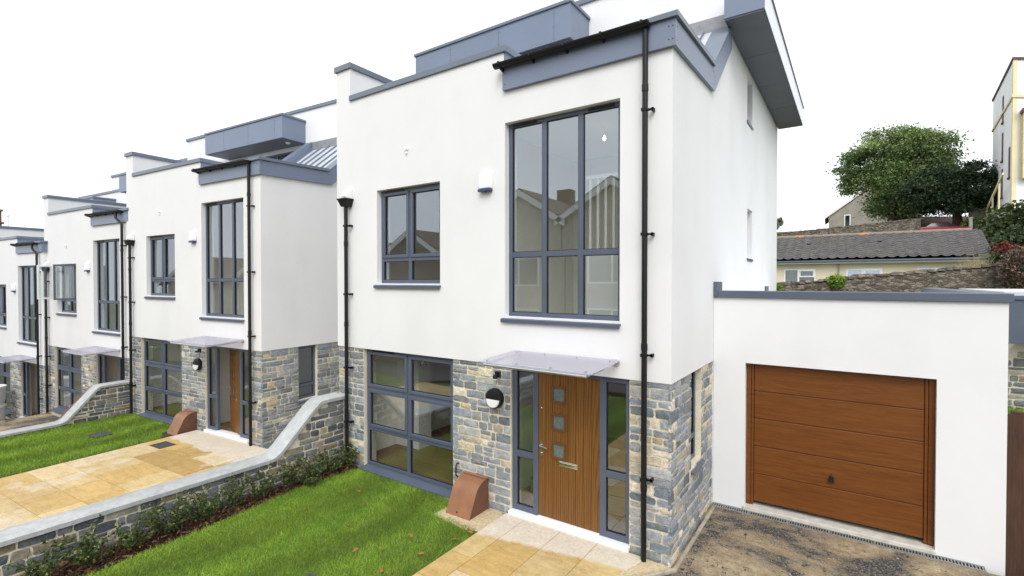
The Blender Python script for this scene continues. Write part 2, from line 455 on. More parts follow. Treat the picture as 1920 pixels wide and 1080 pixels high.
PAL_BLUE = [(.20, .228, .255), (.245, .272, .295), (.285, .305, .32), (.165, .19, .215), (.32, .335, .34), (.23, .245, .25), (.36, .365, .355), (.265, .292, .318)]
PAL_CREAM = [(.56, .50, .385), (.49, .43, .315), (.61, .555, .45), (.45, .365, .24), (.42, .375, .30)]
class Stones:
    def __init__(self, f, rnd, dark=1.0, cream=.16):
        self.mb = MB(f); self.col = []; self.r = rnd; self.dark = dark; self.cream = cream
    def stone(self, a0, a1, z0, z1, d):
        r = self.r
        w, h = a1 - a0, z1 - z0
        if w < .025 or h < .02: return
        j = lambda s: r.uniform(-s, s)
        c = min(.16 * min(w, h), .015) * r.uniform(.5, 1.4)
        jj = min(.0075, .09 * min(w, h))
        mx, mz = (a0 + a1) / 2, (z0 + z1) / 2
        o = [(a0 + c, z0), (mx, z0), (a1 - c, z0), (a1, z0 + c), (a1, mz), (a1, z1 - c), (a1 - c, z1), (mx, z1), (a0 + c, z1), (a0, z1 - c), (a0, mz), (a0, z0 + c)]
        o = [(x + j(jj), z + j(jj)) for x, z in o]
        pr = r.uniform(.005, .016)
        ins = .86 if min(w, h) < .08 else .92
        V = [(x, d + .012, z) for x, z in o]
        V += [(mx + (x - mx) * .985, d - pr * .55, mz + (z - mz) * .97) for x, z in o]
        V += [(mx + (x - mx) * ins + j(.004), d - pr + j(.004), mz + (z - mz) * ins + j(.003)) for x, z in o]
        V += [(mx + j(.15 * w), d - pr - r.uniform(-.003, .008), mz + j(.15 * h))]
        n = 12
        F = []
        for k in range(2):
            for i in range(n):
                F.append((k * n + i, k * n + (i + 1) % n, (k + 1) * n + (i + 1) % n, (k + 1) * n + i))
        for i in range(n): F.append((2 * n + i, 2 * n + (i + 1) % n, 3 * n))
        self.mb.add(V, F)
        p = PAL_CREAM if r.random() < self.cream else PAL_BLUE
        b = r.choice(p); k = r.uniform(.82, 1.18) * self.dark
        self.col += [(b[0] * k, b[1] * k, b[2] * k * r.uniform(.95, 1.06), 1)] * len(V)
    def fill(self, a0, a1, z0, z1, d, holes=(), heights=(.075, .09, .10, .115, .125, .14, .155), top=None):
        r = self.r
        zc = z0
        marks = sorted({h[2] for h in holes if z0 < h[2] < z1} | {h[3] for h in holes if z0 < h[3] < z1} | {z1})
        while zc < z1 - .01:
            nxt = min(m for m in marks if m > zc + .005)
            h = r.choice(heights)
            if nxt - (zc + h) < .06: h = nxt - zc if nxt - zc < .19 else (nxt - zc) / 2
            zt = zc + h
            segs = [(a0, a1)]
            for hh in holes:
                if hh[2] < zt - .004 and hh[3] > zc + .004:
                    ns = []
                    for s in segs:
                        if hh[1] <= s[0] or hh[0] >= s[1]: ns.append(s); continue
                        if hh[0] > s[0]: ns.append((s[0], hh[0]))
                        if hh[1] < s[1]: ns.append((hh[1], s[1]))
                    segs = ns
            for s in segs:
                x = s[0]
                while x < s[1] - .01:
                    w = r.uniform(.13, .40) if r.random() < .75 else r.uniform(.07, .16)
                    w *= (.8 + h * 2.4)
                    if s[1] - (x + w) < .09: w = s[1] - x if s[1] - x < .46 else (s[1] - x) * r.uniform(.42, .58)
                    g = r.uniform(.0065, .0118)
                    zt2 = zt
                    if top is not None:
                        t = min(top(x), top(x + w)); zt2 = min(zt, t)
                    if zt2 - zc > .035 and w > .04:
                        wav = r.uniform(-.006, .006)
                        if h > .135 and w > .16 and r.random() < .18:
                            m = zc + h * r.uniform(.4, .6)
                            self.stone(x + g, x + w - g, zc + g, m - g * .8, d); self.stone(x + g, x + w - g, m + g * .8, zt2 - g, d)
                        else:
                            self.stone(x + g, x + w - g, zc + g + wav * .5, zt2 - g + wav, d)
                    x += w
            zc = zt
    def build(self, name, parent): return self.mb.build(name, M['stone'], parent, smooth='auto', col=self.col)

def bar_frame(mb, a0, a1, z0, z1, w, d0, d1):
    mb.box(a0, a1, d0, d1, z1 - w, z1); mb.box(a0, a1, d0, d1, z0, z0 + w)
    mb.box(a0, a0 + w, d0, d1, z0 + w, z1 - w); mb.box(a1 - w, a1, d0, d1, z0 + w, z1 - w)

def window(parent, a0, a1, z0, z1, d, cols, rows, sash=(), vents=(), sill=.0, f=ident, fw=.06, mw=.075, name='window', skip_glass=(), sill_ext=.05):
    """cols/rows: mullion centres. sash: set of (col,row) opening lights"""
    mb = MB(f)
    bar_frame(mb, a0, a1, z0, z1, fw, d, d + .07)
    for c in cols: mb.box(c - mw / 2, c + mw / 2, d + .001, d + .069, z0 + fw, z1 - fw)
    cc = [a0 + fw / 2] + list(cols) + [a1 - fw / 2]
    rr = [z0 + fw / 2] + list(rows) + [z1 - fw / 2]
    for q in rows:
        for i in range(len(cc) - 1):
            lo = a0 + fw if i == 0 else cc[i] + mw / 2
            hi = a1 - fw if i == len(cc) - 2 else cc[i + 1] - mw / 2
            mb.box(lo, hi, d + .002, d + .068, q - mw / 2, q + mw / 2)
    o = mb.build(name, M['frame'], parent, bevel=.005)
    pan = MB(f); gas = MB(f)
    for i in range(len(cc) - 1):
        for j in range(len(rr) - 1):
            lo = a0 + fw if i == 0 else cc[i] + mw / 2
            hi = a1 - fw if i == len(cc) - 2 else cc[i + 1] - mw / 2
            bo = z0 + fw if j == 0 else rr[j] + mw / 2
            to = z1 - fw if j == len(rr) - 2 else rr[j + 1] - mw / 2
            if (i, j) in skip_glass: continue
            if (i, j) in sash:
                s = MB(f); e = .014
                bar_frame(s, lo - e, hi + e, bo - e, to + e, .055, d - .016, d + .05)
                s.build('sash', M['frame'], o, bevel=.006)
                lo += .041; hi -= .041; bo += .041; to -= .041
            bar_frame(gas, lo, hi, bo, to, .008, d + .014, d + .036)
            t = random.uniform(-.0012, .0012); t2 = random.uniform(-.0012, .0012)
            pan.quad([(lo, d + .03 + t, bo), (hi, d + .03 - t, bo), (hi, d + .03 - t + t2, to), (lo, d + .03 + t + t2, to)])
    pan.build('pane', M['glass'], o, recalc=False)
    gas.build('gasket', M['black'], o)
    for (v0, v1) in vents:
        v = MB(f)
        v.box(v0, v1, d - .018, d - .001, z1 - .048, z1 - .022)
        v.box(v0 + .012, v1 - .012, d - .024, d - .018, z1 - .040, z1 - .031)
        v.build('trickle_vent', M['black'], o)
    if sill:
        s = MB(f)
        e = sill_ext
        # sloping metal cill with a turned down nose and end upstands
        prof = [(d - .002, z0 + .0), (d - .002, z0 - .035), (-sill + .003, z0 - .058), (-sill + .003, z0 - .085), (-sill, z0 - .085), (-sill - .001, z0 - .036)]
        V = [(a0 - e, p[0], p[1]) for p in prof] + [(a1 + e * .35, p[0], p[1]) for p in prof]
        n = len(prof)
        s.add(V, [tuple(range(n)), tuple(range(n, 2 * n))] + [(i, (i + 1) % n, n + (i + 1) % n, n + i) for i in range(n)])
        s.build('sill', M['frame'], o, bevel=.003)
    return o

def door_leaf(parent, hinge_x, y, w, h, angle=0):
    """timber look leaf hinged on its right edge, opening inwards; own origin at the hinge"""
    mb = MB()
    n = 8; g = .008; bw = (w) / n
    holes = [(-w + .24, -w + .41, h - 2.0 * 0 - z - .175, h - z) for z in (.185, .57, .96)]
    # leaf core and boards with V grooves, broken at the glazed squares
    for k in range(n):
        a0, a1 = -w + k * bw, -w + (k + 1) * bw
        cuts = [(hh[2] - .03, hh[3] + .03) for hh in holes if hh[0] - .03 < a1 - .01 and hh[1] + .03 > a0 + .01]
        zc = 0
        for (b, t) in sorted(cuts) + [(h, h)]:
            if b - zc > .02: mb.box(a0 + .002, a1 - .002, 0, .02, zc, b)
            zc = t
    for hh in holes:
        for (a0, a1, b, t) in ((-w + 2 * bw - bw + .002, hh[0] - .03, hh[2] - .03, hh[3] + .03), (hh[1] + .03, -w + 4 * bw - .002, hh[2] - .03, hh[3] + .03)):
            if a1 - a0 > .01: mb.box(a0, a1, 0, .02, b, t)
    o = mb.build('front_door', M['oak'], parent, bevel=.004)
    o.location = (hinge_x, y, .045); o.rotation_euler = (0, 0, -angle)
    core = MB(); grid_wall(core, -w, 0, 0, h, .006, .03, [(a, b, c, e) for a, b, c, e in holes])
    core.build('door_core', M['golden_dark'], o)
    bk = MB(); bk.box(-w, 0, .03, .05, 0, h); bk.build('inner_face', M['white_paint'], o)
    fr = MB()
    for hh in holes:
        bar_frame(fr, hh[0] - .03, hh[1] + .03, hh[2] - .03, hh[3] + .03, .03, -.012, .018)
    fr.build('glazing_bead', M['bead'], o, bevel=.006)
    gl = MB()
    for hh in holes: gl.box(hh[0], hh[1], .008, .028, hh[2], hh[3])
    gl.build('obscure_pane', M['frosted'], o)
    hd = MB()
    hx = -w + .055
    hd.box(hx - .016, hx + .016, -.010, -.0, .83, 1.06)
    hd.tube([(hx, -.01, 1.0), (hx, -.05, 1.0), (hx + .012, -.055, .998), (hx + .12, -.055, .985)], .010, 8)
    hd.lathe([(.012, 0), (.012, -.012)], (hx, -.01, .885), 1, 10)
    hd.build('handle', M['steel'], o, smooth='auto')
    lp = MB()
    lx0, lx1, lz = -w + .33, -w + .62, .80
    lp.box(lx0, lx1, -.010, .0, lz - .035, lz + .035)
    lp.box(lx0 + .02, lx1 - .02, -.018, -.010, lz - .022, lz + .022)
    lp.build('letter_plate', M['chrome'], o, bevel=.004)
    sp = MB(); sp.lathe([(.009, 0), (.011, -.004), (.005, -.007)], (-w + .055, -.0, 1.52), 1, 12); sp.build('spyhole', M['chrome'], o)
    return o

def downpipe(parent, x, z0, z1, y=-.085, hopper=False, swan=None, bz=()):
    mb = MB(); r = .034
    pts = [(x, y, z0 + .10), (x, y, z1)]
    # shoe at the foot
    pts = [(x, y - .0, z0)] + [(x, y, z0 + .12), (x, y, z1 - .01)]
    if swan: pts += swan
    mb.tube(pts, r, 12)
    for b in (z0 + .9, z0 + 2.6, z1 - .7):
        mb.lathe([(r, -.045), (r + .006, -.04), (r + .006, .04), (r, .045)], (x, y, b), 2, 12)
    o = mb.build('downpipe', M['black'], parent, smooth='auto')
    br = MB()
    for b in bz:
        br.box(x - r - .004, x + r + .004, y - r - .004, y + .02, b - .018, b + .018)
        br.box(x - .012, x + .095, y + .012, y + .03, b - .012, b + .012)
        br.box(x + .07, x + .095, y + .012, -.002, b - .02, b + .02)
    br.build('bracket', M['black'], o)
    if hopper:
        h = MB()
        h.add([(x - .07, y - .06, z1 - .02), (x + .07, y - .06, z1 - .02), (x + .07, -.004, z1 - .02), (x - .07, -.004, z1 - .02),
               (x - .115, y - .10, z1 + .10), (x + .115, y - .10, z1 + .10), (x + .115, -.004, z1 + .10), (x - .115, -.004, z1 + .10)],
              [(0, 3, 2, 1), (4, 5, 6, 7), (0, 1, 5, 4), (1, 2, 6, 5), (2, 3, 7, 6), (3, 0, 4, 7)])
        h.box(x - .125, x + .125, y - .11, -.004, z1 + .10, z1 + .125)
        h.build('hopper', M['black'], o, bevel=.006)
        w = MB()
        w.prism([(-.002, z1 + .125), (-.13, z1 + .125), (-.15, z1 + .17), (-.10, z1 + .27), (-.03, z1 + .31), (-.002, z1 + .31)], x - .065, x + .085, 0)
        w.build('spout_cover', M['white_pvc'], o, bevel=.012)
    return o

def room(parent, W, left_x, part_x, top, dz=0):
    """inside of the house: floors, ceilings, inner walls"""
    fl = MB()
    fl.box(left_x, -.32, .34, 5.0, -.06, .004); fl.build('room_floor', M['floor'], parent)
    up = MB(); up.box(left_x, -.32, .34, 5.0, 2.32, 2.56); up.build('upper_floor', M['ceil'], parent)
    cl = MB(); cl.box(left_x, -.32, .34, 5.0, 5.72, 5.86); cl.build('ceiling', M['ceil'], parent)
    w = MB()
    w.box(left_x - .1, -.22, 4.0, 4.1, 0, 2.31); w.box(left_x - .1, -.22, 3.0, 3.1, 2.57, 5.71)
    w.box(part_x - .05, part_x + .05, .34, 3.99, .006, 2.315); w.box(part_x - .35, part_x - .25, .34, 2.99, 2.565, 5.715)
    w.box(left_x - .1, left_x, .34, 4.99, .006, 5.715)
    w.box(-.32, -.24, 2.15, 4.99, .006, 5.715)
    w.box(left_x + .004, left_x + .62, 1.15, 1.5, .006, 2.315)
    w.build('inner_wall', M['cream_wall'], parent)
    s = MB()
    s.box(left_x + .01, part_x - .06, 3.975, 3.998, .006, .13); s.box(part_x - .068, part_x - .052, .36, 3.97, .006, .13)
    s.box(left_x + .0, left_x + .64, 1.13, 1.148, .006, .15); s.box(left_x + .622, left_x + .64, 1.15, 1.5, .006, .15)
    s.build('skirting', M['white_paint'], parent)

BOXY = 2.35
def make_house(idx, name, label, loc, rz, side_len=9.6, ext=0, base_z=-.35, gar=False, door_ang=0, open_win=False, overhang=False, swan=False):
    rnd = random.Random(100 + idx)
    H = empty(name, label, 'house', loc, rz, 'terraced houses')
    W = 6.3
    OW = {'tall': (-2.41, -.65, 2.83, 5.62), 'small': (-5.18, -3.68, 3.30, 4.93), 'g': (-5.575, -3.43, .0, 2.12), 'door': (-2.325, -.524, -.02, 2.12)}
    # ---- white rendered first floor
    mb = MB()
    grid_wall(mb, -W, 0, 2.12, 7.24, 0, .3, [OW['tall'], OW['small'], (-5.9, -2.43, 6.64, 9), (-2.43, 1, 6.38, 9)])
    mb.build('rendered_front', M['render'], H)
    # right hand side wall, cut to the valley roof and storey above
    sw = MB()
    poly = [(.3, 2.12), (9.6, 2.12), (9.6, 7.9), (3.2, 7.9), (3.2, 7.35), (1.93, 6.22), (.3, 6.22)]
    win_s = [] if not overhang else [(4.9, 5.5, 6.56, 7.43), (4.98, 5.56, 3.83, 4.80)]
    # built in strips so that the openings are real
    grid_wall(sw2 := MB(side), .3, 1.93, 2.12, 6.22, 0, .24, [])
    sw2.prism([(1.93, 2.12), (3.14, 2.12), (3.14, 7.32), (1.93, 6.22)], 0, .24, 1) if False else None
    V = [(1.93, 0, 2.12), (3.2, 0, 2.12), (3.2, 0, 7.36), (1.93, 0, 6.22), (1.93, .24, 2.12), (3.2, .24, 2.12), (3.2, .24, 7.36), (1.93, .24, 6.22)]
    sw2.add(V, [(0, 1, 2, 3), (4, 7, 6, 5), (0, 4, 5, 1), (1, 5, 6, 2), (2, 6, 7, 3), (3, 7, 4, 0)])
    grid_wall(sw2, 3.2, side_len, 2.12, 8.80, 0, .24, win_s)
    if gar: grid_wall(sw2, 2.14, side_len, -.4, 2.12, 0, .24, [])
    sw2.build('rendered_side', M['render'], H)
    lw = MB(); lw.box(-W, -W + .24, .301, side_len, base_z, 5.899); lw.build('rendered_flank', M['render'], H)
    # ---- stone ground floor
    gx = (-W, 0)
    m = MB()
    hf = [OW['g'], OW['door']]
    grid_wall(m, gx[0] + .012, gx[1] - .022, base_z, 2.119, .022, .3, [(OW['g'][0], OW['g'][1], -.045, 2.3), (OW['door'][0], OW['door'][1], -.06, 2.3)])
    slen = 2.13 if gar else side_len
    sh = [(.95, 1.48, .82, 2.3)]
    ms = MB(side); grid_wall(ms, .3, slen, base_z, 2.119, .022, .24, sh)
    m.v += [] ; n0 = len(m.v); m.v += ms.v; m.f += [tuple(i + n0 for i in q) for q in ms.f]
    mo = m.build('stone_base', M['mortar'], H)
    st = Stones(ident, rnd)
    st.fill(gx[0] + .012, gx[1] + .004, -.2, 2.112, .022, [(OW['g'][0] - .0, OW['g'][1], -.06, 2.3), (OW['door'][0], OW['door'][1], -.06, 2.3)])
    ss = Stones(side, rnd, .97, .15)
    ss.fill(.0, min(slen, 5.0) - .003, -.2 if gar else base_z, 2.112, .022, sh)
    n0 = len(st.mb.v); st.mb.v += ss.mb.v; st.mb.f += [tuple(i + n0 for i in q) for q in ss.mb.f]; st.col += ss.col
    st.build('stone_facing', mo)
    # ---- windows and doors
    window(H, *OW['tall'], .10, [-1.81, -1.245], [3.72], vents=[(-2.33, -1.93), (-1.13, -.76)], sill=.045)
    if not open_win:
        window(H, *OW['small'], .10, [-4.46], [3.72], sash={(0, 1), (1, 1)}, vents=[(-5.05, -4.6)], sill=.045)
    else:
        wv = window(H, *OW['small'], .10, [-4.46], [3.72], vents=[], sill=.045, skip_glass={(0, 1), (1, 1)})
        for (hx, flip) in ((-5.13, 1), (-3.73, -1)):
            # casement swung out square to the wall: grey outside, white inside
            w = .64; zb, zt = 3.76, 4.89
            out = MB(); bar_frame(out, 0, w, zb, zt, .055, 0, .035)
            inn = MB(); bar_frame(inn, 0, w, zb, zt, .055, .036, .055)
            gls = MB(); gls.quad([(.055, .03, zb + .055), (w - .055, .03, zb + .055), (w - .055, .03, zt - .055), (.055, .03, zt - .055)])
            for ob in (out.build('sash', M['frame'], wv, bevel=.004), inn.build('inner_sash', M['white_pvc'], wv, bevel=.004), gls.build('pane', M['glass'], wv, recalc=False)):
                ob.location = (hx, .09, 0); ob.rotation_euler = (0, 0, R(-90)); ob.scale = (1, flip, 1)
    window(H, *OW['g'][:2], .0, 2.112, .09, [-4.5], [.67, 1.40], sash={(0, 1), (1, 1), (0, 2), (1, 2)}, vents=[(-5.4, -4.85)], sill=.085, sill_ext=.03)
    window(H, .95, 1.48, .82, 2.112, .10, [], [1.15], sash=set(), sill=.03, f=side)
    for (a, b, c, e) in win_s: window(H, a, b, c, e, .10, [], [], sill=.02, f=side)
    # door set
    x0, x1, z0, z1 = OW['door']
    d = .06
    fr = MB()
    bar = [(x0, x0 + .085), (-1.965, -1.885), (-.945, -.855), (x1 - .062, x1)]
    for a, b in bar: fr.box(a, b, d, d + .075, .03, 2.112)
    fr.box(x0 + .085, -1.965, d + .001, d + .074, 2.045, 2.112); fr.box(-1.885, -.945, d + .001, d + .074, 2.06, 2.112); fr.box(-.855, x1 - .062, d + .001, d + .074, 2.045, 2.112)
    for a, b in ((x0 + .085, -1.965), (-.855, x1 - .062)):
        fr.box(a, b, d + .001, d + .074, .03, .11); fr.box(a, b, d + .001, d + .074, .81, .90)
    df = fr.build('door_frame', M['frame'], H, bevel=.006)
    pn = MB(); gk = MB()
    for a, b in ((x0 + .085, -1.965), (-.855, x1 - .062)):
        for q, t in ((.11, .81), (.90, 2.045)):
            pn.quad([(a, d + .035, q), (b, d + .035, q), (b, d + .035, t), (a, d + .035, t)]); bar_frame(gk, a, b, q, t, .009, d + .02, d + .04)
    pn.build('pane', M['glass'], df, recalc=False); gk.build('gasket', M['black'], df)
    th = MB(); th.box(x0 - .01, x1 + .01, -.035, .2, -.03, .028); th.box(-1.885, -.945, d - .03, d + .07, .028, .043); th.build('threshold', M['white_pvc'], df, bevel=.004)
    door_leaf(H, -.945, d + .012, .94, 2.01, door_ang)
    # ---- rain canopy over the door
    cp = MB(); cp.add([(-2.22, -.86, 2.30), (-.62, -.86, 2.30), (-.62, -.03, 2.345), (-2.22, -.03, 2.345), (-2.22, -.86, 2.312), (-.62, -.86, 2.312), (-.62, -.03, 2.357), (-2.22, -.03, 2.357)],
                      [(0, 3, 2, 1), (4, 5, 6, 7), (0, 1, 5, 4), (1, 2, 6, 5), (2, 3, 7, 6), (3, 0, 4, 7)])
    co = cp.build('door_canopy', M['canopy_glass'], H)
    cb = MB()
    cb.tube([(-2.15, -.83, 2.272), (-.69, -.83, 2.272)], .02, 10)
    for x in (-2.15, -.69):
        cb.tube([(x, -.84, 2.272), (x, -.02, 2.312)], .014, 8); cb.lathe([(.045, 0), (.045, -.015), (.02, -.02), (.018, -.05)], (x, -.002, 2.312), 1, 14)
    for x in (-2.12, -1.66, -1.18, -.72):
        cb.lathe([(.016, -.02), (.016, .012), (.008, .016)], (x, -.80, 2.308), 2, 10); cb.lathe([(.016, -.02), (.016, .012), (.008, .016)], (x, -.12, 2.345), 2, 10)
    cb.build('canopy_bracket', M['steel'], co, smooth='auto')
    # ---- parapet, copings, fascia, gutter
    cg = MB()
    cg.box(-5.9, -2.38, -.035, .34, 6.64, 6.735); cg.box(-2.72, -2.38, .34, 3.1, 6.641, 6.734)
    cg.box(-W - .035, -5.865, -.035, .33, 7.24, 7.345); cg.box(-W - .035, -5.865, .33, 3.1, 7.241, 7.344)
    cg.build('parapet_coping', M['coping'], H, bevel=.006)
    pw = MB()
    pw.box(-W, -5.9, .3, 3.13, 5.9, 7.24)
    pw.build('party_wall', M['render'], H)
    rt = MB(); rt.box(-2.69, -2.41, .301, 3.13, 5.9, 6.64); rt.box(-2.432, -2.41, .002, .3, 6.3, 6.64); rt.build('return_cladding', M['clad'], H)
    fl = MB(); fl.box(-5.9, -5.895, .3, 3.0, 6.6, 6.86); fl.box(-5.88, -.06, 3.115, 3.138, 7.63, 7.86) if False else None
    fl.add([(-2.35, 3.10, 7.60), (-.02, 3.10, 7.60), (-.02, 3.133, 7.86), (-2.35, 3.133, 7.86), (-2.35, 3.137, 7.60), (-.02, 3.137, 7.60), (-.02, 3.137, 7.86), (-2.35, 3.137, 7.86)],
           [(0, 1, 2, 3), (4, 7, 6, 5), (0, 4, 5, 1), (1, 5, 6, 2), (2, 6, 7, 3), (3, 7, 4, 0)])
    fl.build('lead_flashing', M['lead'], H)
    fa = MB()
    fa.box(-2.415, .051, -.055, -.001, 6.07, 6.40)
    fo = fa.build('fascia', M['clad'], H, bevel=.003)
    vf = MB(side)
    # side verge board: level, then climbing with the roof to the storey above
    pl = [(-.055, 6.07), (1.91, 6.155), (3.137, 7.25), (3.137, 7.62), (1.84, 6.475), (-.055, 6.375)]
    pl2 = [(-.0005, 6.072), (1.91, 6.155), (1.84, 6.475), (-.0005, 6.377)]
    pl3 = [(1.91, 6.155), (3.137, 7.25), (3.137, 7.62), (1.84, 6.475)]
    for p4 in (pl2, pl3):
        V = [(a, -.05, z) for a, z in p4] + [(a, -.002, z) for a, z in p4]
        vf.add(V, [(0, 1, 2, 3), (7, 6, 5, 4), (0, 4, 5, 1), (1, 5, 6, 2), (2, 6, 7, 3), (3, 7, 4, 0)])
    vf.build('verge_board', M['clad'], H)
    cap = MB()
    cap.box(-.42, .085, -.095, .12, 6.385, 6.45)
    V = [(-.20, -.095, 6.385), (.085, -.095, 6.385), (.085, 1.80, 6.475), (-.2, 1.80, 6.475), (-.2, -.095, 6.45), (.085, -.095, 6.45), (.085, 1.80, 6.545), (-.2, 1.80, 6.545)]
    cap.v = []; cap.f = []
    cap.add(V, [(0, 3, 2, 1), (4, 5, 6, 7), (0, 1, 5, 4), (1, 2, 6, 5), (2, 3, 7, 6), (3, 0, 4, 7)])
    cap.box(-.46, -.2, -.094, .1, 6.386, 6.449)
    # sloping cap on the rising verge
    V = [(-.26, 1.82, 6.46), (.052, 1.82, 6.46), (.052, 3.132, 7.625), (-.26, 3.132, 7.625), (-.26, 1.80, 6.50), (.052, 1.80, 6.50), (.052, 3.132, 7.66), (-.26, 3.132, 7.66)]
    cap.add(V, [(0, 3, 2, 1), (4, 5, 6, 7), (0, 1, 5, 4), (1, 2, 6, 5), (2, 3, 7, 6), (3, 0, 4, 7)])
    cap.build('verge_cap', M['coping'], H, bevel=.004)
    sc = MB()
    for z in (6.15, 6.30):
        for x in (.015, -.03, -2.37): sc.lathe([(.007, 0), (.007, -.004)], (x, -.055, z), 1, 8)
    for (y, z) in ((.0, 6.14), (.0, 6.30), (1.86, 6.24), (1.9, 6.36), (1.80, 6.40)): sc.lathe([(.007, 0), (.007, .004)], (.05, y, z), 0, 8)
    sc.build('rivet', M['black'], fo)
    # sloping sheet roof with standing seams, flat deck in front
    rf = MB()
    rf.add([(-2.38, 1.55, 6.30), (-.26, 1.55, 6.30), (-.26, 3.12, 7.62), (-2.38, 3.12, 7.62), (-2.38, 1.55, 6.24), (-.26, 1.55, 6.24), (-.26, 3.12, 7.56), (-2.38, 3.12, 7.56)],
           [(0, 1, 2, 3), (4, 7, 6, 5), (0, 4, 5, 1), (1, 5, 6, 2), (2, 6, 7, 3), (3, 7, 4, 0)])
    rf.box(-2.40, -.0, .0, 1.6, 6.25, 6.33)
    ro = rf.build('sloping_roof', M['roof'], H)
    sm = MB()
    for k in range(6):
        x = -2.2 + k * .36
        sm.add([(x - .012, 1.55, 6.30), (x + .012, 1.55, 6.30), (x + .012, 3.11, 7.612), (x - .012, 3.11, 7.612), (x - .006, 1.53, 6.34), (x + .006, 1.53, 6.34), (x + .006, 3.09, 7.65), (x - .006, 3.09, 7.65)],
               [(0, 3, 2, 1), (4, 5, 6, 7), (0, 1, 5, 4), (1, 2, 6, 5), (2, 3, 7, 6), (3, 0, 4, 7)])
    sm.build('standing_seam', M['coping'], ro)
    vl = MB()
    vl.add([(-2.55, 1.45, 6.2), (-2.28, 1.45, 6.2), (-2.28, 3.10, 7.60), (-2.55, 3.10, 7.60), (-2.55, 1.45, 6.48), (-2.28, 1.45, 6.48), (-2.28, 3.10, 7.86), (-2.55, 3.10, 7.86)],
           [(0, 3, 2, 1), (4, 5, 6, 7), (0, 1, 5, 4), (1, 2, 6, 5), (2, 3, 7, 6), (3, 0, 4, 7)])
    vl.build('roof_upstand', M['clad'], H)
    tr = MB(); tr.box(-5.9, -2.69, .3, 3.13, 5.88, 5.95); tr.build('terrace_deck', M['pale_roof'], H)
    gt = MB()
    # half round gutter, open on top
    N = 9; prof = []
    cy, cz, r = -.125, 6.425, .062
    for k in range(N): prof.append((cy - r * math.cos(math.pi * k / (N - 1)), cz - r * math.sin(math.pi * k / (N - 1))))
    inner = [(cy + (p[0] - cy) * .9, cz + (p[1] - cz) * .9) for p in prof][::-1]
    pr = prof + inner
    gx0, gx1 = -2.50, -.24
    drop = .03
    V = [(gx0, p[0], p[1]) for p in pr] + [(gx1, p[0], p[1] - drop) for p in pr]
    n = len(pr)
    gt.add(V, [tuple(range(n)), tuple(range(n, 2 * n))] + [(i, (i + 1) % n, n + (i + 1) % n, n + i) for i in range(n)])
    gt.add([(gx1 - .012, p[0], p[1] - drop) for p in prof] + [(gx1 - .002, p[0], p[1] - drop) for p in prof], [tuple(range(N))[::-1], tuple(range(N, 2 * N))] + [(i, (i + 1) % N, N + (i + 1) % N, N + i) for i in range(N)])
    go = gt.build('gutter', M['black'], H, smooth='auto')
    gb = MB()
    for k in range(5):
        x = -2.4 + k * .52
        gb.box(x - .014, x + .014, cy - r - .006, -.056, cz - .03 - drop * k / 4, cz + .012 - drop * k / 4)
        gb.prism([(cy - .05, cz - .066), (-.056, cz - .10), (-.056, cz - .03), (cy, cz - .058)], x - .014, x + .014, 0)
    gb.box(-2.3, -.4, -.054, -.030, 6.43, 6.475)
    gb.build('gutter_bracket', M['black'], go)
    # ---- recessed top storey
    L = -W - ext
    up = MB()
    grid_wall(up, -W, -.002, 5.0, 8.85, 3.14, 3.4, [(-5.2, -3.0, 6.0, 7.75)])
    if ext: up.box(L, -W, 3.14, 3.4, 7.4, 8.85)
    up.box(-W, -W + .2, 3.4, side_len, 5.0, 8.85); up.box(-W + .2, -.24, side_len - .2, side_len, -.3, 8.85)
    up.build('top_storey', M['render'], H)
    uw = window(H, -5.2, -3.0, 6.0, 7.75, 3.22, [-4.1], [])
    tp = MB(); tp.box(L - .03, .03 if not overhang else -.001, 3.10, side_len + .03, 8.85, 8.95); tp.build('roof', M['coping'], H, bevel=.006)
    bx = MB()
    bx.box(-6.62, -2.60, BOXY, 3.138, 7.86, 8.50)
    bo = bx.build('cladding_box', M['clad'], H, bevel=.004)
    bc = MB(); bc.box(-6.65, -2.57, BOXY - .03, 3.137, 8.501, 8.56); bc.build('box_coping', M['coping'], bo, bevel=.004)
    sf = MB(); sf.box(-6.58, -2.64, BOXY + .04, 3.136, 7.845, 7.859); sf.build('soffit', M['soffit'], bo)
    js = MB()
    for k in range(3):
        x = -5.55 + k * 1.3
        js.box(x - .003, x + .003, BOXY - .0015, BOXY + .002, 7.87, 8.49)
        for z in (7.92, 8.15, 8.4):
            for s in (-.03, .03): js.lathe([(.007, 0), (.007, -.004)], (x + s, BOXY, z), 1, 8)
    js.build('panel_joint', M['soffit'], bo)
    lt = MB(); lt.lathe([(.07, 0), (.07, -.02), (.045, -.04)], (-2.9, 2.75, 7.845), 2, 16); lt.build('soffit_light', M['white_pvc'], bo)
    if overhang:
        ov = MB(); ov.box(.003, .595, 2.72, 9.72, 7.58, 8.02)
        oo = ov.build('side_overhang', M['clad'], H, bevel=.003)
        so = MB(); so.box(.012, .59, 2.735, 9.7, 7.555, 7.579); so.build('soffit', M['soffit'], oo)
        ec = MB(); ec.box(.004, .625, 2.69, 9.75, 8.021, 8.06); ec.build('overhang_cap', M['coping'], oo, bevel=.003)
        ef = MB(); ef.box(.597, .604, 2.72, 9.72, 7.56, 8.018); ef.build('edge_trim', M['sky_sheen'], oo)  # sky reflection on the dark outer face, put into a pale sheet
        jt = MB()
        for k in range(3):
            y = 4.4 + 1.7 * k
            jt.box(.02, .58, y - .003, y + .003, 7.5535, 7.557)
        jt.build('panel_joint', M['black'], oo)
        # the strip of front wall beside the overhang
    # ---- rainwater pipes
    bz_r = [5.38, 3.9, 2.45, .95]
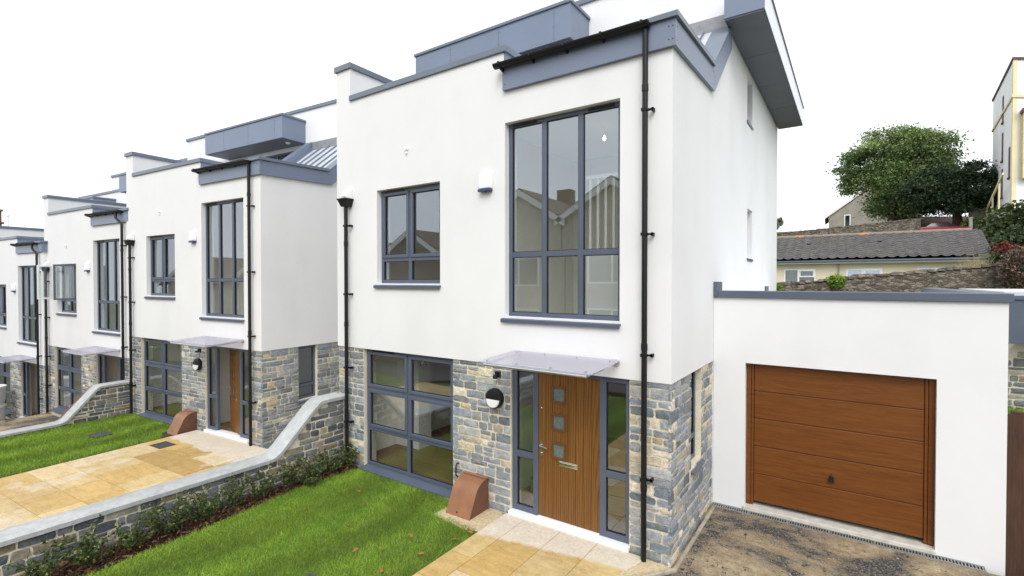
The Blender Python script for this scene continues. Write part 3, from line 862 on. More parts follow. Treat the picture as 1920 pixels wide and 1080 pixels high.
    if swan:
        sw_pts = [(-.28, -.085, 6.0), (-.55, -.125, 6.2), (-.55, -.125, 6.38)]
        downpipe(H, -.28, base_z + .3, 5.95, swan=sw_pts, bz=bz_r)
    else:
        downpipe(H, -.30, base_z + .33 if not gar else -.05, 6.34, bz=bz_r)
    downpipe(H, -5.93, base_z + .30 if not gar else -.05, 4.72, hopper=True, bz=[4.35, 3.1, 1.75, .75])
    room(H, W, -5.95, -2.62, 5.8)
    if overhang:
        # stair guard on the landing behind the tall window
        bl = MB()
        for k in range(7):
            x = -1.50 + k * .125
            bl.box(x - .018, x + .018, .92, .955, 3.72, 4.86)
        bl.box(-1.56, -.62, .91, .965, 3.60, 3.72); bl.box(-1.56, -.62, .90, .97, 4.86, 4.91)
        bl.box(-1.56, -.62, .915, .96, 2.57, 3.6)
        bl.build('balustrade', M['white_paint'], H)
        pd = MB(); pd.tube([(-1.4, 1.2, 5.72), (-1.4, 1.2, 5.83 - .0)], .003, 6) if False else None
    return H

A = R(4.268)
H1 = make_house(1, 'terraced_house', 'nearest white rendered house with its brown front door shut', (0, 0, 0), 0, gar=True, overhang=True, base_z=-.4)
H2 = make_house(2, 'terraced_house', 'second white house along, its brown front door ajar', (-9.176, .101, -.356), A, ext=3.0, door_ang=R(17), base_z=-.4)
H3 = make_house(3, 'terraced_house', 'third white house along, with an upstairs casement window flung open', (-15.416, -.31, -1.021), A, ext=3.0, door_ang=R(80), open_win=True, base_z=-.5, side_len=6.0, swan=True)
H4 = make_house(4, 'terraced_house', 'farthest white house, cut by the left edge of the view', (-21.44, -.869, -1.72), A, ext=0, door_ang=R(80), base_z=-.5, side_len=6.0, swan=True)

# ------------------------------------------------------------------ fixtures on the house fronts
WHICH = ['nearest house', 'second house', 'third house', 'farthest house']
HS = [H1, H2, H3, H4]
def hw(h, p):
    m = Matrix.Translation(h.location) @ Matrix.Rotation(h.rotation_euler.z, 4, 'Z')
    return m @ Vector(p)
def fixture(h, name, label, cat, p, group):
    return empty(name, label, cat, hw(h, p), h.rotation_euler.z, group)
for i, h in enumerate(HS):
    if i < 4:
        a = fixture(h, 'alarm_box', 'white burglar alarm box with dark blue base on the ' + WHICH[i], 'alarm', (-2.74, 0, 4.80), 'alarm boxes')
        mb = MB()
        prof = [(-.115, -.10), (-.125, .02), (-.10, .13), (-.05, .17), (.05, .17), (.10, .13), (.125, .02), (.115, -.10)]
        V = [(x, -.002, z) for x, z in prof] + [(x * .82, -.085, z * .86 - .012) for x, z in prof]
        mb.add(V, [tuple(range(8)), tuple(range(8, 16))] + [(k, (k + 1) % 8, 8 + (k + 1) % 8, 8 + k) for k in range(8)])
        mb.build('cover', M['white_pvc'], a, bevel=.014, smooth='auto')
        mb = MB(); mb.box(-.11, .11, -.088, -.002, -.14, -.101); mb.lathe([(.012, 0), (.012, -.02)], (.02, -.05, -.14), 2, 10); mb.build('strobe_base', M['blue_dark'], a, bevel=.008)
    if i < 3:
        v = fixture(h, 'vent_cap', 'small round white vent cap on the render of the ' + WHICH[i], 'vent', (-4.42, 0, 5.545), 'vent caps')
        mb = MB(); mb.lathe([(.035, -.001), (.035, -.03), (.028, -.045), (.012, -.05)], (0, 0, 0), 1, 16); mb.box(-.014, .014, -.03, -.002, -.075, -.02); mb.build('cap', M['white_pvc'], v, smooth='auto')
    if i < 2:
        l = fixture(h, 'wall_light', 'round black bulkhead lamp with half moon lens on the ' + WHICH[i], 'lamp', (-2.575, .003, 1.62), 'bulkhead lamps')
        mb = MB(); mb.lathe([(.145, -.0), (.150, -.02), (.150, -.05), (.140, -.075), (.128, -.082)], (0, 0, 0), 1, 40); mb.build('body', M['black'], l, smooth='auto')
        mb = MB()
        arc = [(.118 * math.cos(math.pi + math.pi * k / 20), .118 * math.sin(math.pi + math.pi * k / 20) - .012) for k in range(21)]
        V = [(x, -.0835, z) for x, z in arc] + [(x * .93, -.097, z * .93 - .004) for x, z in arc]
        mb.add(V, [tuple(range(21)), tuple(range(21, 42))] + [(k, (k + 1) % 21, 21 + (k + 1) % 21, 21 + k) for k in range(21)])
        mb.build('lens', M['white_pvc'], l)
        s = fixture(h, 'motion_sensor', 'small black motion sensor above the lamp of the ' + WHICH[i], 'sensor', (-2.53, .003, 1.965), 'motion sensors')
        mb = MB(); mb.box(-.045, .045, -.035, 0, -.03, .055); mb.lathe([(.02, .02), (.042, .0), (.036, -.03), (.02, -.045)], (-.01, -.065, -.012), 2, 16); mb.build('body', M['black'], s, bevel=.006, smooth='auto')
        mb = MB(); mb.lathe([(.03, -.001), (.024, -.018), (.01, -.026)], (-.012, -.068, -.047), 2, 14); mb.build('lens', M['white_pvc'], s)
        # curved meter box cover at the wall foot
        g = fixture(h, 'meter_box', 'brown plastic gas meter box with curved lid at the foot of the ' + WHICH[i], 'meter box', (-2.93, -.01, -.07), 'gas meter boxes')
        pr = [(0, .50), (-.10, .50), (-.16, .475), (-.215, .425), (-.25, .36), (-.29, .26), (-.47, 0), (0, 0)]
        # lid profile: a rounded shoulder then a long sloping front
        pr = [(0, .47), (-.05, .474), (-.11, .468), (-.17, .450), (-.225, .418), (-.27, .375), (-.305, .32), (-.33, .255), (-.465, -.01), (0, -.01)]
        mb = MB()
        n = len(pr)
        V = [(-.225, y, z) for y, z in pr] + [(.225, y, z) for y, z in pr]
        mb.add(V, [(k, (k + 1) % n, n + (k + 1) % n, n + k) for k in range(n)])
        V2 = []
        lid = mb.build('lid', M['brownbox'], g, smooth='auto')
        sd = MB()
        for x0, x1 in ((-.222, -.205), (.205, .222)):
            q = [(y * .985, z * .985) for y, z in pr]
            sd.add([(x0, y, z) for y, z in q] + [(x1, y, z) for y, z in q], [tuple(range(n)), tuple(range(n, 2 * n))] + [(k, (k + 1) % n, n + (k + 1) % n, n + k) for k in range(n)])
        sd.build('side_cheek', M['brownbox_side'], g)
        lp = MB(); lp.box(-.235, .235, -.06, -.001, .478, .492); lp.build('hinge_strip', M['brownbox'], g, bevel=.004)
        kn = MB(); kn.lathe([(.012, 0), (.010, -.008)], (-.02, -.435, .07), 1, 10); kn.build('lock', M['black'], g)
tie = MB(); tie.tube([(-3.30, .004, .50), (-3.30, -.04, .51), (-3.31, -.05, .47), (-3.315, -.045, .33), (-3.29, -.02, .29), (-3.28, .004, .29)], .011, 8)
tag(tie.build('cable_stub', M['black'], None, smooth=True), 'short bent black cable stub sticking out of the stone by the meter box', 'cable')

# ------------------------------------------------------------------ lamps and things seen inside the nearest house
for k, (x, lab) in enumerate(((-5.02, 'silver burst pendant lamp behind the left top pane of the ground floor window'), (-4.08, 'silver burst pendant lamp behind the right top pane of the ground floor window'))):
    p = empty('pendant_lamp', lab, 'lamp', (x, .95, 1.79), 0, 'pendant lamps')
    mb = MB()
    for _ in range(60):
        v = Vector((random.gauss(0, 1), random.gauss(0, 1), random.gauss(0, 1))).normalized()
        w = v.orthogonal().normalized() * .022; u = v.cross(w).normalized() * .022; c = v * .10
        mb.quad([tuple(c + w), tuple(c + u), tuple(c - w), tuple(c - u)])
    mb.lathe([(.02, -.03), (.05, 0), (.02, .03)], (0, 0, 0), 2, 12)
    mb.build('shade', M['steel'], p, recalc=False)
    fx = MB(); fx.tube([(0, 0, .03), (0, 0, .53)], .004, 6); fx.build('flex', M['white_pvc'], p)
p = empty('light_bulb', 'glowing bare bulb on a flex behind the tall upstairs window', 'lamp', (-1.40, 1.2, 5.52))
mb = MB(); mb.lathe([(.008, .05), (.012, .036), (.024, .008), (.026, -.01), (.016, -.028), (.003, -.036)], (0, 0, 0), 2, 16); mb.build('bulb', M['bulb'], p, smooth=True)
mb = MB(); mb.tube([(0, 0, .06), (0, 0, .2)], .006, 6); mb.build('flex', M['white_pvc'], p)
b = empty('wicker_basket', 'wicker basket on the hall floor behind the left door sidelight', 'basket', (-2.22, .62, .006))
mb = MB(); mb.lathe([(.105, 0), (.125, .12), (.13, .28), (.135, .30), (.12, .30), (.115, .05)], (0, 0, 0), 2, 20); mb.build('body', M['basket'], b, smooth='auto')
mb = MB(); mb.add([(-.07, -.04, .2), (.08, -.02, .2), (.06, .05, .2), (-.06, .05, .2), (-.05, -.05, .38), (.10, -.03, .36), (.08, .03, .36), (-.04, .04, .4)], [(0, 3, 2, 1), (4, 5, 6, 7), (0, 1, 5, 4), (1, 2, 6, 5), (2, 3, 7, 6), (3, 0, 4, 7)]); mb.build('paper_bundle', M['white_pvc'], b, bevel=.01)

# ------------------------------------------------------------------ garage
G = empty('garage', 'white rendered flat roofed garage with brown up and over door', 'garage', (0, 2.13, 0))
mb = MB(); grid_wall(mb, .003, 3.262, -.35, 3.09, 0, .22, [(.45, 2.63, -.06, 2.125)]); mb.box(3.03, 3.26, .221, 6.0, -.35, 3.088); mb.box(.003, 3.03, 5.8, 5.99, -.35, 3.088)
mb.build('wall', M['render'], G)
mb = MB(); mb.box(.02, 3.05, .2, 5.82, 3.0, 3.085); mb.build('roof', M['pale_roof'], G)
mb = MB(); mb.box(.06, 3.30, -.04, .26, 3.091, 3.195); mb.box(3.02, 3.30, .261, 6.03, 3.0915, 3.194); mb.build('coping', M['frame'], G, bevel=.006)
mb = MB(); mb.box(.004, .06, -.042, .3, 3.10, 3.33); mb.box(.62, .64, .6, .9, 3.10, 3.26); mb.build('upstand_flashing', M['frame'], G, bevel=.004)
mb = MB()
zz = [.06, .475, .89, 1.30, 1.705, 2.115]
for k in range(5): mb.box(.56, 2.52, .105, .15, zz[k] + .004, zz[k + 1] - .004)
gd = mb.build('garage_door', M['golden'], G, bevel=.006)
mb = MB(); mb.box(.555, 2.525, .125, .16, .06, 2.12); mb.build('door_back', M['golden_dark'], gd)
mb = MB(); bar_w = .05
mb.box(.455, .515, .09, .17, -.0, 2.118); mb.box(.519, .553, .098, .17, 0, 2.118); mb.box(2.565, 2.625, .09, .17, 0, 2.118); mb.box(2.527, 2.561, .098, .17, 0, 2.118)
mb.build('door_jamb', M['golden'], gd, bevel=.006)
mb = MB(); mb.lathe([(.03, 0), (.03, -.008), (.012, -.012), (.012, -.035), (.028, -.045)], (1.535, .105, .62), 1, 16); mb.box(1.50, 1.57, .055, .085, .575, .60); mb.lathe([(.008, 0), (.008, -.006)], (1.535, .105, .67), 1, 8)
mb.build('handle', M['black'], gd, smooth='auto', bevel=.003)
mb = MB(); mb.box(.43, 2.64, -.03, .3, -.3, .0); mb.build('door_step', M['concrete'], G, bevel=.012)

# drainage channel with slotted grate
D = empty('drain_channel', 'long slotted grey drain grate along the foot of the garage', 'drain', (0, 2.05, -.055))
mb = MB(); mb.box(.01, 3.08, -.062, .062, -.06, -.012); mb.build('trough', M['dark'], D)
mb = MB(); mb.box(.01, 3.08, -.065, -.048, -.03, .004); mb.box(.01, 3.08, .048, .065, -.03, .004)
for k in range(97): mb.box(.03 + k * .0315, .03 + k * .0315 + .012, -.0475, .0475, -.012, .003)
for k in range(1, 6): mb.box(.01 + k * .5, .03 + k * .5, -.0478, .0478, -.011, .0035)
mb.build('grate', M['grate'], D)

# ------------------------------------------------------------------ ground
def terrain(x, y):
    zf = 0
    if x < -8: zf = -.118 * (-8 - x) if x > -32 else -2.83 - .03 * (-32 - x)
    z = -.42 + zf
    def lerp(pts, t):
        if t <= pts[0][0]: return pts[0][1]
        for (a, b), (c, d) in zip(pts, pts[1:]):
            if t <= c: return b + (d - b) * (t - a) / (c - a)
        return pts[-1][1]
    k = lerp([(10, 0), (24, 1.8), (32, 2.3), (41, 3.6), (49, 7.0), (67, 10.2), (95, 11.5), (200, 13), (900, 14)], y)
    return z + k * (1 if x > -8 else max(.25, 1 + (x + 8) / 60)) + .05 * noise.noise(Vector((x * .3, y * .3, 0)))
xs = np.unique(np.concatenate([np.linspace(-900, -60, 15), np.linspace(-60, 60, 61), np.linspace(60, 900, 15)]))
ys = np.unique(np.concatenate([np.linspace(-900, -40, 15), np.linspace(-40, 100, 71), np.linspace(100, 900, 15)]))
V = [(x, y, terrain(x, y)) for y in ys for x in xs]
nx = len(xs)
F = [(j * nx + i, j * nx + i + 1, (j + 1) * nx + i + 1, (j + 1) * nx + i) for j in range(len(ys) - 1) for i in range(nx - 1)]
tag(raw_mesh('ground', V, F, M['ground'], smooth=True), kind='structure')

# dirt drive in front of the garage, gently uneven
xs = np.linspace(-2.8, 9.0, 160); ys = np.linspace(-9.0, 2.0, 150)
V = []
for y in ys:
    for x in xs:
        z = -.085 + .018 * noise.noise(Vector((x * 1.3, y * 1.3, 3))) + .010 * noise.noise(Vector((x * 5, y * 5, 7)))
        if y > 1.5: z = z + (-.066 - z) * (y - 1.5) / .5
        V.append((x, y, z))
nx = len(xs)
F = [(j * nx + i, j * nx + i + 1, (j + 1) * nx + i + 1, (j + 1) * nx + i) for j in range(len(ys) - 1) for i in range(nx - 1)]
tag(raw_mesh('driveway', V, F, M['dirt'], smooth=True), kind='structure')
# loose stones on it
Vs = []; Fs = []; Cs = []
for k in range(1500):
    x = rng.uniform(.05, 3.6); y = rng.uniform(-1.6, 2.0)
    if k < 260: x = .10 + abs(rng.normal(0, .10)); y = rng.uniform(-.3, 1.9)
    s = rng.uniform(.004, .013) if rng.random() < .93 else rng.uniform(.012, .024)
    c = rng.choice([.06, .12, .3, .42, .2]); tint = np.array([1, .93, .82]) * c
    q = rng.normal(0, 1, (6, 3)); q = np.array([[1, 0, 0], [-1, 0, 0], [0, 1, 0], [0, -1, 0], [0, 0, .7], [0, 0, -.7]]) * s * rng.uniform(.6, 1.3, (6, 1))
    a = rng.uniform(0, 6.28); ro = np.array([[math.cos(a), -math.sin(a), 0], [math.sin(a), math.cos(a), 0], [0, 0, 1]])
    q = q @ ro.T + np.array([x, y, -.075 + s * .3])
    n0 = len(Vs); Vs += q.tolist(); Cs += [tuple(tint) + (1,)] * 6
    Fs += [(n0 + i, n0 + j, n0 + k2) for i, j, k2 in ((0, 2, 4), (2, 1, 4), (1, 3, 4), (3, 0, 4), (2, 0, 5), (1, 2, 5), (3, 1, 5), (0, 3, 5))]
tag(raw_mesh('gravel', Vs, Fs, M['chips'], col=Cs), 'loose stones and rubble scattered over the dirt drive', 'gravel', kind='stuff')

# road in front of the houses
mb = MB(); mb.add([(-70, -18, -7.2), (40, -18, -.7), (40, -9.3, -.7), (-70, -9.3, -7.2)], [(0, 1, 2, 3)])
V = []; xs = np.linspace(-70, 40, 56)
for y in (-16, -9.2):
    for x in xs: V.append((x, y, terrain(x, 0) + .10))
F = [(i, i + 1, 56 + i + 1, 56 + i) for i in range(55)]
tag(raw_mesh('road', V, F, M['asphalt']), kind='structure')

# lawns
def sheet(name, poly, z, mat, kind='structure', parent=None, rz=0, loc=(0, 0, 0), thick=.25):
    mb = MB(); mb.prism(poly, z - thick, z, 2)
    o = mb.build(name, mat)
    o.location = loc; o.rotation_euler = (0, 0, rz)
    return tag(o, kind=kind)
M['turf'] = simple('turf_base', (.075, .125, .02), .95, 0, .35, 12, .6, 60)
def inside(poly, P):
    x, y = P[:, 0], P[:, 1]; r = np.zeros(len(P), bool); n = len(poly)
    for i in range(n):
        x1, y1 = poly[i]; x2, y2 = poly[(i + 1) % n]
        c = ((y1 > y) != (y2 > y)) & (x < (x2 - x1) * (y - y1) / (y2 - y1 + 1e-12) + x1)
        r ^= c
    return r
def grass(name, label, poly, z, count, h0, loc=(0, 0, 0), rz=0, width=.007, ragged=.03):
    P = np.array(poly); lo = P.min(0); hi = P.max(0)
    pts = rng.uniform(lo, hi, (int(count * (hi - lo).prod() / poly_area(poly)), 2))
    pts = pts[inside(poly, pts + rng.normal(0, ragged, pts.shape))]
    n = len(pts)
    h = h0 * rng.uniform(.5, 1.25, n); a = rng.uniform(0, 2 * np.pi, n); w = width * rng.uniform(.6, 1.3, n)
    lean = rng.normal(0, .55, (n, 2)) * h[:, None]
    zz = z + np.zeros(n)
    b0 = np.stack([pts[:, 0] - np.cos(a) * w / 2, pts[:, 1] - np.sin(a) * w / 2, zz], 1)
    b1 = np.stack([pts[:, 0] + np.cos(a) * w / 2, pts[:, 1] + np.sin(a) * w / 2, zz], 1)
    t = np.stack([pts[:, 0] + lean[:, 0], pts[:, 1] + lean[:, 1], zz + h], 1)
    V = np.stack([b0, b1, t], 1).reshape(-1, 3); F = np.arange(3 * n).reshape(n, 3)
    base = np.array([.21, .345, .040]) * rng.uniform(.65, 1.35, (n, 1)) * np.array([1, 1, 1])
    y = rng.random(n) < .10
    base[y] = np.array([.33, .36, .09]) * rng.uniform(.7, 1.2, (y.sum(), 1))
    # mown bands, alternately lighter and darker in blade colour
    band = np.sin(pts[:, 0] * 5.4 + .8 * np.sin(pts[:, 1] * 1.1)) * .20
    base *= (1 + band)[:, None]
    C = np.concatenate([base, np.ones((n, 1))], 1); C = np.repeat(C, 3, 0)
    C = C.reshape(n, 3, 4)
    o = raw_mesh(name, V, F, M['grass'], col=C.reshape(-1, 4))
    o.location = loc; o.rotation_euler = (0, 0, rz)
    return tag(o, label, 'grass', kind='stuff')
def poly_area(p):
    return abs(sum(p[i][0] * p[(i + 1) % len(p)][1] - p[(i + 1) % len(p)][0] * p[i][1] for i in range(len(p)))) / 2

lawn1 = [(-5.62, -.02), (-5.70, -.6), (-5.76, -1.2), (-5.60, -2.3), (-5.55, -3.2), (-5.5, -4.2), (-5.5, -7.5), (-2.40, -7.5), (-2.38, -.62), (-2.66, -.60), (-3.22, -.58), (-3.30, -.02)]
sheet('lawn', [(-6.12, -.0), (-6.12, -7.6), (-2.36, -7.6), (-2.36, -.0)], -.085, M['soil'])
sheet('turf', lawn1, -.065, M['turf'], thick=.016)
grass('grass', 'mown green lawn in front of the nearest house', lawn1, -.066, 240000, .038)
lawn2 = [(-6.05, -.05), (-6.05, -7.0), (-2.85, -7.0), (-2.80, -.75), (-3.25, -.55), (-3.3, -.05)]
L2 = (-9.176, .101, -.356)
sheet('lawn', [(-6.1, -.02), (-6.1, -7.2), (1.6, -7.2), (1.6, -.02)], -.10, M['soil'], rz=A, loc=L2, thick=.5)
sheet('turf', lawn2, -.075, M['turf'], rz=A, loc=L2, thick=.02)
grass('grass', 'mown green lawn in front of the second house', lawn2, -.075, 85000, .055, L2, A, .011)
L3 = (-15.416, -.31, -1.021)
lawn3 = [(-6.05, -.05), (-6.05, -6.5), (-.2, -6.5), (-.2, -.05)]
sheet('forecourt', lawn3, -.24, M['dirt'], rz=A, loc=L3, thick=.5)
L4 = (-21.44, -.869, -1.72)
sheet('forecourt', lawn3, -.22, M['dirt'], rz=A, loc=L4, thick=.6)

# paths of sawn sandstone
PALS = [(.50, .34, .125), (.53, .37, .15), (.47, .31, .11), (.56, .42, .20), (.50, .34, .13), (.58, .46, .28)]
def slabs(name, rects, z, mat, loc=(0, 0, 0), rz=0, xr=None, seed=1, pale=.2):
    r = random.Random(seed); mb = MB(); col = []
    for (x0, x1, y0, y1) in rects:
        g = .005
        c = r.choice(PALS[:5]) if r.random() > pale else r.choice([(.62, .50, .32), (.60, .46, .26)])
        k = r.uniform(.88, 1.1)
        def lim(x, y): return (min(x, xr(y)), y) if xr else (x, y)
        p = [lim(x0 + g, y0 + g), lim(x1 - g, y0 + g), lim(x1 - g, y1 - g), lim(x0 + g, y1 - g)]
        if p[1][0] - p[0][0] < .02 or p[2][0] - p[3][0] < .02: continue
        t = [r.uniform(-.0015, .0015) for _ in range(4)]
        n0 = len(mb.v)
        mb.add([(x, y, z - .04) for x, y in p] + [(x, y, z + q) for (x, y), q in zip(p, t)], [(0, 3, 2, 1), (4, 5, 6, 7), (0, 1, 5, 4), (1, 2, 6, 5), (2, 3, 7, 6), (3, 0, 4, 7)])
        col += [(c[0] * k, c[1] * k, c[2] * k, 1)] * (len(mb.v) - n0)
    o = mb.build(name, mat, col=col, bevel=.004)
    o.location = loc; o.rotation_euler = (0, 0, rz)
    return tag(o, kind='structure')
rects = []
cuts = {(-2.375, -2.04): [-.02, -.62, -1.22, -1.8, -2.4, -3.3, -4.2, -5.1, -6, -6.9], (-2.04, -1.46): [-.02, -.9, -1.5, -2.4, -3.0, -3.9, -4.8, -5.7, -6.9],
        (-1.46, -.92): [-.02, -.6, -1.2, -2.1, -2.7, -3.6, -4.5, -5.4, -6.9], (-.92, -.28): [-.02, -.66, -1.3, -2.2, -3.1, -4, -4.9, -5.8, -6.9], (-.28, .05): [-.02, -.4, -1.3]}
for (a, b), ys_ in cuts.items():
    for y0, y1 in zip(ys_[1:], ys_): rects.append((a, b, y0, y1))
slabs('path', rects, -.022, M['slab_near'], xr=lambda y: max(.03 + .80 * min(0, y), -.62), seed=3)
sheet('path_bed', [(-2.385, -.03), (-2.385, -7.0), (-.64, -7.0), (-.64, -.85), (.0, -.03)], -.034, M['sand'], thick=.12)
rects = []
r_ = random.Random(5)
y = -.02
while y > -6.6:
    h = r_.choice([.58, .86, .58, .72])
    x = -2.62
    while x < 1.9:
        w = r_.choice([.56, .86, 1.15, .86]); rects.append((x, min(x + w, 2.2), y - h, y)); x += w
    y -= h
slabs('path', rects, -.026, M['slab_far'], L2, A, seed=9, pale=.25)
sheet('path_bed', [(-2.64, -.02), (-2.64, -6.9), (1.62, -6.9), (1.62, -.02)], -.037, M['sand'], rz=A, loc=L2, thick=.06)
slabs('path', [(-2.6, -1.7, -.9 * k - .9, -.9 * k) for k in range(7)] + [(-1.7, -.4, -.9 * k - .9, -.9 * k) for k in range(7)], -.026, M['slab_far'], L3, A, seed=12)
mb = MB(); mb.prism([(-8.85, .28), (-6.32, .32), (-6.32, 12), (-8.0, 12)], -.9, -.30, 2)
tag(mb.build('bounce_passage', M['concrete']), kind='structure')  # unseen paving, added to bounce light onto the second house's side wall
# concrete edging along the side of the nearest house
mb = MB()
mb.prism([(.026, 0.02), (.072, 0.0), (.072, 1.97), (.026, 1.97)], -.3, -.052, 2)
mb.prism([(-.235, -.35), (-.205, -.378), (.072, -.004), (.03, .016)], -.3, -.050, 2)
M['kerb'] = simple('dirty_kerb_concrete', (.33, .29, .225), .95, 0, .4, 6, .6, 40)
tag(mb.build('edging_kerb', M['kerb'], None, bevel=.01), kind='structure')
# sandy patch round the meter box
mb = MB(); mb.prism([(-3.29, -.015), (-3.27, -.60), (-2.62, -.68), (-2.395, -.60), (-2.395, -.015)], -.2, -.055, 2)
tag(mb.build('sand_patch', M['sand'], None, bevel=.01), kind='structure')

# covers set into the ground
def cover(name, label, w, d, loc, rz, mat, group=None):
    o = empty(name, label, 'drain cover', loc, rz)
    m1 = MB(); bar_frame_flat(m1, w, d); m1.build('rim', M['cover'], o)
    m2 = MB(); m2.box(-w / 2 + .03, w / 2 - .03, -d / 2 + .03, d / 2 - .03, -.03, .0); m2.build('lid', mat, o)
    return o
def bar_frame_flat(mb, w, d):
    t = .03
    mb.box(-w / 2, w / 2, -d / 2, -d / 2 + t, -.04, .004); mb.box(-w / 2, w / 2, d / 2 - t, d / 2, -.04, .004)
    mb.box(-w / 2, -w / 2 + t, -d / 2 + t, d / 2 - t, -.04, .0035); mb.box(w / 2 - t, w / 2, -d / 2 + t, d / 2 - t, -.04, .0035)
M['cover'] = simple('dark_cover', (.06, .062, .062), .6, .2, .25, 30, .6, 60)
h2 = lambda p: hw(H2, p)
cover('drain_cover', 'dark square drain cover sunk in the lawn of the second house', .42, .36, h2((-4.29, -1.41, -.03)), A, M['cover'])
cover('drain_cover', 'dark recessed drain cover in the sandstone path of the second house', .46, .34, h2((-2.06, -1.06, -.020)), A, M['cover'])
cover('drain_cover', 'dark drain cover in the nearest lawn at the foot of the view', .36, .34, (-3.22, -2.66, -.035), 0, M['cover'])

# ------------------------------------------------------------------ garden walls with stepped coping
def garden_wall(name, label, x0, x1, prof, ylen, zbase, loc, rz, seed):
    """wall running along -Y from the house; prof: list of (y, ztop)"""
    o = empty(name, label, 'wall', loc, rz, 'garden walls')
    def top(y):
        for (ya, za), (yb, zb) in zip(prof, prof[1:]):
            if yb <= y <= ya: return za + (zb - za) * (y - ya) / (yb - ya)
        return prof[-1][1]
    core = MB()
    poly = [(prof[0][0], zbase)] + [(y, z - .07) for y, z in prof] + [(prof[-1][0], zbase)]
    core.prism(poly, x0 + .022, x1 - .022, 0)
    c = core.build('wall_core', M['mortar'], o)
    rnd = random.Random(seed)
    s = Stones(lambda a, d, z: (x1 - d, a, z), rnd, .52, .26)
    s.fill(prof[-1][0], prof[0][0] - .01, zbase, prof[0][1] - .06, .022, top=lambda y: top(y) - .075)
    s2 = Stones(lambda a, d, z: (x0 + d, a, z), rnd, .52, .26)
    s2.fill(prof[-1][0], prof[0][0] - .01, zbase, prof[0][1] - .06, .022, top=lambda y: top(y) - .075)
    n0 = len(s.mb.v); s.mb.v += s2.mb.v; s.mb.f += [tuple(i + n0 for i in q) for q in s2.mb.f]; s.col += s2.col
    s.build('stone_facing', c)
    cp = MB()
    # rounded coping swept along the profile
    cs = [(x0 - .025, -.075), (x0 - .028, -.02), (x0 + .01, .0), ((x0 + x1) / 2, .012), (x1 - .01, .0), (x1 + .028, -.02), (x1 + .025, -.075)]
    P = []
    for (ya, za), (yb, zb) in zip(prof, prof[1:]):
        L = math.hypot(yb - ya, zb - za); n = max(2, int(L / .075))
        for k in range(n): P.append((ya + (yb - ya) * k / n, za + (zb - za) * k / n))
    P.append(prof[-1])
    # soften the bends
    Q = [np.array(p) for p in P]
    for _ in range(2): Q = [Q[0]] + [(Q[i - 1] + 2 * Q[i] + Q[i + 1]) / 4 for i in range(1, len(Q) - 1)] + [Q[-1]]
    n = len(cs); V = []; F = []
    for i, q in enumerate(Q):
        t = (Q[min(i + 1, len(Q) - 1)] - Q[max(i - 1, 0)]); t /= np.linalg.norm(t); nrm = np.array([-t[1], t[0]]); nrm *= np.sign(nrm[1]) or 1
        jx = .004 * math.sin(i * 1.7)
        for (x, u) in cs: V.append((x + jx, q[0] + nrm[0] * u, q[1] + nrm[1] * u))
    for i in range(len(Q) - 1):
        for k in range(n): F.append((i * n + k, i * n + (k + 1) % n, (i + 1) * n + (k + 1) % n, (i + 1) * n + k))
    F.append(tuple(range(n))); F.append(tuple(range((len(Q) - 1) * n, len(Q) * n)))
    cp.add(V, F); cp.build('coping', M['copingstone'], o, smooth='auto')
    return o
garden_wall('garden_wall', 'grey capped stone garden wall with shrubs, between the nearest and second houses', -6.42, -6.10, [(-.003, 1.215), (-.53, 1.215), (-1.36, .435), (-7.6, .455)], 7.6, -.45, (0, 0, 0), 0, 41)
garden_wall('garden_wall', 'grey capped stone garden wall between the second and third houses', -6.42, -6.10, [(-.003, .85), (-.78, .85), (-1.52, .03), (-6.5, .03)], 6.5, -1.3, L2, A, 42)

# ------------------------------------------------------------------ planting bed
bed = [(-6.10, -.02), (-6.10, -7.5), (-5.52, -7.5), (-5.56, -3.2), (-5.60, -2.3), (-5.76, -1.2), (-5.70, -.6), (-5.62, -.02)]
n = 3400
pts = rng.uniform((-6.08, -5.2), (-5.45, -.02), (n * 2, 2)); pts = pts[inside(bed, pts + rng.normal(0, .025, pts.shape))][:n]; n = len(pts)
L = rng.uniform(.012, .04, n); w = rng.uniform(.004, .012, n); a = rng.uniform(0, 6.28, n); tl = rng.normal(0, .35, n)
d1 = np.stack([np.cos(a) * np.cos(tl), np.sin(a) * np.cos(tl), np.sin(tl)], 1); d2 = np.stack([-np.sin(a), np.cos(a), rng.normal(0, .4, n)], 1)
c = np.stack([pts[:, 0], pts[:, 1], -.072 + rng.uniform(0, .022, n) + .03 * np.clip((-5.6 - pts[:, 0]) / .4, 0, 1)], 1)
V = np.stack([c - d1 * L[:, None] - d2 * w[:, None], c + d1 * L[:, None] - d2 * w[:, None], c + d1 * L[:, None] + d2 * w[:, None], c - d1 * L[:, None] + d2 * w[:, None]], 1).reshape(-1, 3)
pal = np.array([[.10, .045, .022], [.16, .075, .035], [.06, .03, .018], [.24, .13, .06], [.045, .028, .02]])
C = pal[rng.integers(0, 5, n)] * rng.uniform(.7, 1.2, (n, 1)); C = np.repeat(np.concatenate([C, np.ones((n, 1))], 1), 4, 0)
tag(raw_mesh('bark_mulch', V, np.arange(4 * n).reshape(n, 4), M['chips'], col=C), 'brown bark chip mulch in the bed below the garden wall', 'mulch', kind='stuff')

